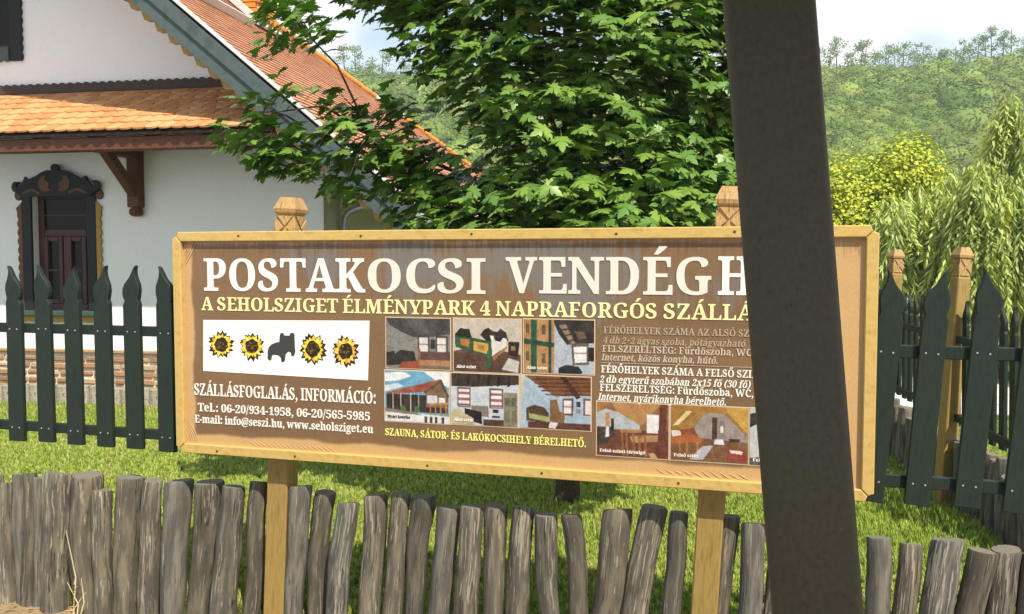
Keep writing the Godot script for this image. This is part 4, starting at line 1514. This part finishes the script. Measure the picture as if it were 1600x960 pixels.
func make_maple():
	rng.seed = 501
	var T := thing("maple_tree", "young maple with broad lobed green leaves behind the sign", "tree", Vector3(.37, 0, -6.0))
	var o := Vector3(.37, 0, -6.0)
	var st := S()
	tube(st, [Vector3(0, -.1, 0), Vector3(0.01, .15, 0), Vector3(.03, .9, .0), Vector3(.05, 2.0, .02), Vector3(.0, 3.4, 0), Vector3(.05, 4.8, 0)], [.10, .08, .072, .06, .04, .012], 10)
	obj("trunk", st, M.bark, T)
	# crown lobes: centre (world), radii, leaf clusters
	var lobes := [
		[Vector3(.43, 2.72, -5.2), Vector3(.78, .95, .75), 250], [Vector3(.30, 4.05, -5.7), Vector3(1.25, .85, 1.0), 300], [Vector3(-.62, 3.38, -5.5), Vector3(.44, .26, .4), 58], [Vector3(-.36, 3.02, -5.45), Vector3(.30, .28, .3), 40],
		[Vector3(1.18, 2.55, -5.35), Vector3(.42, .75, .5), 110], [Vector3(.50, 1.93, -5.05), Vector3(.88, .40, .65), 150], [Vector3(-.88, 2.42, -5.6), Vector3(.42, .36, .36), 44],
		[Vector3(-.50, 2.16, -5.55), Vector3(.36, .26, .34), 40], [Vector3(-.30, 1.92, -5.4), Vector3(.38, .24, .3), 40], [Vector3(-1.28, 3.05, -5.4), Vector3(.27, .18, .2), 15],
		[Vector3(-1.45, 2.50, -5.3), Vector3(.30, .17, .2), 15], [Vector3(-1.22, 2.27, -5.35), Vector3(.26, .14, .2), 14], [Vector3(.95, 3.35, -5.4), Vector3(.55, .45, .5), 70], [Vector3(-.05, 2.95, -5.35), Vector3(.38, .5, .4), 55]]
	var xf := []
	var col := []
	for L in lobes:
		# limb to the lobe
		st = S()
		var c: Vector3 = L[0] - o
		var y0 := clampf(c.y - .75, .9, 3.2)
		var s0 := Vector3(.035, y0, 0)
		if L[0].x < -1.0: s0 = Vector3(-.88, 2.42, -5.6) - o
		if L[0].x < -.55 and L[0].y > 3.0 and L[0].x > -1.0: s0 = Vector3(.1, 3.6, -5.7) - o
		tube(st, [s0, s0.lerp(c, .45) + Vector3(0, .12, 0), c, c + (c - s0) * .25], [.024, .013, .007, .003] if L[0].x > -1.0 else [.008, .006, .004, .002], 6)
		obj("limb", st, M.bark, T)
		for k in int(L[2] * (1.4 if L[2] > 60 else 1.0)):
			var d := rdir()
			var p: Vector3 = c + d * L[1] * pow(rng.randf(), .38)
			var outw := (p - Vector3(.05, minf(p.y, 3.4) - .3, 0)).normalized()
			outw = (outw + d * .5).normalized()
			# a twig carries a spray of leaves
			if L[2] < 60 and k % 2 == 0:
				st = S()
				tube(st, [c, c.lerp(p, .55) + Vector3(0, .03, 0), p], [.006, .004, .002], 4, false)
				obj("twig", st, M.bark, T)
			var nl := rng.randi_range(6, 9)
			for i in nl:
				var a := TAU * i / nl + rnd(-.5, .5)
				var side := outw.cross(Vector3.UP).normalized()
				var dir := (outw * (.45 + .5 * cos(a)) + side * sin(a) - Vector3(0, rnd(.1, .7), 0)).normalized()
				var nrm := (Vector3.UP * rnd(.55, 1.2) + outw * rnd(.1, .7) + rdir() * .45).normalized()
				var s := rnd(.075, .125) * (.8 if rng.randf() < .3 else 1.0)
				xf.append(leaf_frame(nrm, dir, s, p + dir * rnd(.04, .12) + rdir() * .04))
				var v := rnd(.78, 1.2)
				var c2 := Color(.09, .185, .03).lerp(Color(.16, .265, .04), rng.randf())
				if rng.randf() < .06: c2 = Color(.17, .20, .04)
				col.append(Color(c2.r * v, c2.g * v, c2.b * v))
	# the nearest leaves are meshes of their own, the rest one mass
	var cam := Vector3(0, 1.65, 0) - o
	var order := []
	for i in xf.size():
		var q: Vector3 = xf[i].origin
		var sc := (q - cam).length()
		if absf((q.x + o.x) / -(q.z + o.z)) > .6 or q.y > 3.4: sc += 50
		order.append([sc, i])
	order.sort_custom(func(a, b): return a[0] < b[0])
	var lm := maple_leaf()
	var lms := []
	for k in 6:
		var c := Color(.09, .185, .03).lerp(Color(.16, .265, .04), k / 5.0)
		lms.append(leaf_mat(lin(c.r, c.g, c.b), .42, .55))
	var rx := []
	var rc := []
	for k in order.size():
		var i: int = order[k][1]
		if k < 290:
			var lf := obj("leaf", lm, lms[i % 6], T)
			lf.transform = xf[i]
		else:
			rx.append(xf[i])
			rc.append(col[i])
	multi("crown", lm, rx, rc, foliage_mat(Color(.36, .55, .07), .42, .45), T)

func make_willow():
	rng.seed = 601
	var o := Vector3(7.6, 0, -13.0)
	var T := thing("willow_tree", "pale yellow-green weeping willow with hanging shoots beyond the side fence", "tree", o)
	var st := S()
	tube(st, [Vector3(0, -.1, 0), Vector3(.1, 1.5, 0), Vector3(-.1, 2.8, 0), Vector3(.2, 3.7, 0)], [.34, .28, .2, .06], 10)
	obj("trunk", st, M.bark, T)
	# strand: a hanging shoot with narrow leaves
	var strands := []
	for v in 3:
		st = S()
		var r := RandomNumberGenerator.new()
		r.seed = 77 + v
		for i in 34:
			var y := -i / 34.0
			for s in [-1, 1]:
				var a := r.randf() * TAU
				var b := Basis(Vector3.UP, a)
				var L := r.randf_range(.10, .17)
				var p := Vector3(.03 * sin(y * 5.0 + v), y, .03 * cos(y * 4.0))
				var tip := p + b * Vector3(L * .55, -L * .75, 0)
				var w := b * Vector3(0, 0, .014)
				var mid := p.lerp(tip, .45)
				quad(st, p, mid + w, tip, mid - w)
		tube(st, [Vector3.ZERO, Vector3(.03 * sin(-2.5 + v), -.5, 0), Vector3(0, -1, 0)], [.006, .004, .002], 3, false)
		st.generate_normals()
		strands.append(st.commit())
	var lists := [[], [], []]
	var cols := [[], [], []]
	# main boughs arch out and the shoots hang from them
	var boughs := []
	for k in 40:
		var a := TAU * (k + rnd(-.4, .4)) / 40.0
		var reach := rnd(.5, 2.5)
		var top := rnd(3.9, 4.6) - reach * .82
		boughs.append([a, reach, top])
		if k % 4 == 0:
			st = S()
			var d := Vector3(cos(a), 0, sin(a))
			tube(st, [Vector3(0, 2.4, 0), d * reach * .4 + Vector3(0, top * .85, 0), d * reach * .6 + Vector3(0, top - .45, 0), d * reach * .7 + Vector3(0, top - .6, 0)], [.08, .05, .02, .006], 6)
			obj("bough", st, M.bark, T)
	for k in 9000:
		var b: Array = boughs[rng.randi() % boughs.size()]
		var a: float = b[0] + rnd(-.16, .16)
		var t := sqrt(rng.randf())
		var rr: float = b[1] * t
		var y: float = b[2] * (1.0 - .22 * pow(1.0 - t, 2)) + rnd(-.5, .35) - .5 * t * t
		var hang := rnd(.7, 1.6)
		var drop := rng.randf() * rng.randf() * maxf(y - 1.2, 0.0)
		var p := Vector3(cos(a) * rr, y - drop, sin(a) * rr)
		var lean := Basis(Vector3(rnd(-1, 1), 0, rnd(-1, 1)).normalized(), rnd(0, .42))
		var i := rng.randi() % 3
		lists[i].append(Transform3D(lean * Basis(Vector3.UP, rnd(0, TAU)).scaled(Vector3(1.25, hang, 1.25)), p))
		var v := rnd(.75, 1.2)
		var c := Color(.56, .60, .20).lerp(Color(.42, .52, .17), rng.randf())
		if rng.randf() < .10: c = Color(.62, .62, .2)
		cols[i].append(Color(c.r * v, c.g * v, c.b * v))
	for i in 3:
		multi("crown", strands[i], lists[i], cols[i], foliage_mat(Color(.75, .82, .22), .5, .4), T)

func bush(called: String, label: String, cat: String, at: Vector3, lobes: Array, n: int, size: float, ca: Color, cb: Color, back: Color, sd: int, trunk_h: float):
	rng.seed = sd
	var T := thing(called, label, cat, at)
	var st := S()
	tube(st, [Vector3(0, -.1, 0), Vector3(.05, trunk_h * .5, 0), Vector3(0, trunk_h, 0)], [.12, .09, .03], 8)
	obj("trunk", st, M.bark, T)
	var xf := []
	var col := []
	for L in lobes:
		st = S()
		tube(st, [Vector3(0, trunk_h * .4, 0), L[0]], [.05, .015], 5)
		obj("limb", st, M.bark, T)
		for k in int(n * L[2]):
			var d := rdir()
			# clustered sprays give gaps and clumps
			var p: Vector3 = L[0] + d * L[1] * pow(rng.randf(), .33)
			for i in 5:
				var q := p + rdir() * size * 1.8
				var nrm := (Vector3.UP * .5 + d * .9 + rdir() * .5).normalized()
				xf.append(leaf_frame(nrm, rdir(), size * rnd(.7, 1.4), q))
				var v := rnd(.75, 1.2)
				var c := ca.lerp(cb, rng.randf())
				col.append(Color(c.r * v, c.g * v, c.b * v))
	multi("crown", leafcard(), xf, col, foliage_mat(back, .5, .35), T)

func make_shrubs():
	bush("golden_tree", "bright yellow-green leafy tree between the dark shelter post and the willow", "tree", Vector3(5.85, 0, -15.0), [[Vector3(-.2, 2.5, 0), Vector3(.85, .95, .8), 1.0], [Vector3(.6, 3.0, .2), Vector3(.66, .7, .6), .7], [Vector3(-.95, 2.3, .2), Vector3(.7, .9, .6), .7], [Vector3(.2, 1.2, .3), Vector3(1.0, .7, .7), .7], [Vector3(.95, 1.6, 0), Vector3(.6, .7, .6), .5]], 1300, .066, Color(.55, .56, .05), Color(.34, .44, .05), Color(.62, .64, .07), 611, 2.2)
	bush("green_shrub", "mid-green shrub under the golden tree behind the side fence", "shrub", Vector3(6.6, 0, -15.2), [[Vector3(0, 1.0, 0), Vector3(1.3, .95, .8), 1.0], [Vector3(1.6, .8, .4), Vector3(1.1, .8, .8), .8], [Vector3(-1.5, .9, .3), Vector3(1.0, .8, .8), .7]], 420, .10, Color(.09, .16, .03), Color(.16, .23, .045), Color(.22, .32, .06), 612, 1.0)
	bush("dark_shrub", "dark green shrub at the far side of the gravel yard", "shrub", Vector3(10.6, 0, -12.6), [[Vector3(0, .9, 0), Vector3(1.0, .9, .8), 1.0], [Vector3(1.3, 1.0, .3), Vector3(1.0, .9, .8), 1.0]], 380, .10, Color(.05, .11, .03), Color(.10, .16, .05), Color(.14, .22, .06), 613, 1.0)
	bush("garden_plant", "small leafy plant before the brick base, left of the carved window", "plant", HOUSE_O + Vector3(-4.05, 0, -.30), [[Vector3(0, .32, 0), Vector3(.16, .22, .14), 1.0]], 70, .045, Color(.07, .13, .03), Color(.16, .2, .04), Color(.2, .3, .05), 614, .3)

func make_grass():
	rng.seed = 701
	var st := S()
	for i in 9:
		var a := rng.randf() * TAU
		var b := Basis(Vector3.UP, a)
		var r := rnd(0, .018)
		var base := Vector3(cos(a * 3.1) * r, 0, sin(a * 3.1) * r)
		var hgt := rnd(.022, .050)
		var lean := rnd(.006, .03)
		var w := b * Vector3(.0028, 0, 0)
		var tip := base + b * Vector3(0, hgt, lean)
		var mid := base + b * Vector3(0, hgt * .6, lean * .35)
		quad(st, base - w, mid - w * .8, mid + w * .8, base + w)
		tri(st, mid - w * .8, tip, mid + w * .8)
	st.generate_normals()
	var tuft := st.commit()
	var xf := []
	var col := []
	var pn := noise(.9, 71, 3)
	var house := Transform3D(Basis(Vector3.UP, deg_to_rad(HOUSE_A)), HOUSE_O).affine_inverse()
	var fence := Transform3D(Basis(Vector3.UP, deg_to_rad(FENCE_A)), FENCE_O).affine_inverse()
	while xf.size() < 150000:
		var d := 3.2 + 9.3 * rng.randf()
		var x := rnd(-.66, .66) * d
		var p := Vector3(x, -.004, -d)
		if (fence * p).z > -.16: continue
		var hp := house * p
		if hp.x < .3 and hp.z < .36: continue
		if x > 3.9 and d > 8.9: continue
		var t := pn.get_noise_2d(x, d) * .5 + .5
		var s := rnd(.7, 1.25)
		xf.append(Transform3D(Basis(Vector3.UP, rnd(0, TAU)).scaled(Vector3(s, s * rnd(.7, 1.15), s)), p))
		var v := rnd(.75, 1.25)
		var c := Color(.26, .37, .055).lerp(Color(.42, .47, .11), clampf(t + rnd(-.4, .4), 0, 1))
		if rng.randf() < .09: c = Color(.55, .50, .22)
		col.append(Color(c.r * v, c.g * v, c.b * v))
	var g := multi("lawn_grass", tuft, xf, col, foliage_mat(Color(.42, .55, .07), .6, .25))
	g.set_meta("label", "short sunlit lawn grass between the palisade and the house")
	g.set_meta("category", "grass")
	# strip of uncut grass by the side palisade
	xf = []
	col = []
	for k in 2600:
		var p := Vector3(rnd(2.0, 2.75), -.004, -rnd(4.5, 6.4))
		xf.append(Transform3D(Basis(Vector3.UP, rnd(0, TAU)).scaled(Vector3(1.3, rnd(.9, 2.0), 1.3)), p))
		var v := rnd(.7, 1.2)
		col.append(Color(.30 * v, .40 * v, .065 * v))
	var g2 := multi("uncut_grass", tuft, xf, col, foliage_mat(Color(.2, .32, .05), .6, .25))
	g2.set_meta("label", "longer deep green grass beside the shaded side palisade")
	g2.set_meta("category", "grass")

# ---------------------------------------------------------------- all together
func _ready():
	make_world()
	make_materials()
	M.farleaf = foliage_mat(Color(.10, .14, .03), .7, .2)
	M.window_wood = grain(lin(.075, .024, .018), .45, M.soft, Vector3(5, 1, 5))
	M.pucker = mat(lin(.62, .44, .22), .4)
	M.sheet_normal = nnorm(.01, 61, 8.0, 512, 3)
	make_ground()
	make_house()
	make_shelter()
	make_fences()
	make_sign()
	make_maple()
	make_willow()
	make_shrubs()
	make_grass()
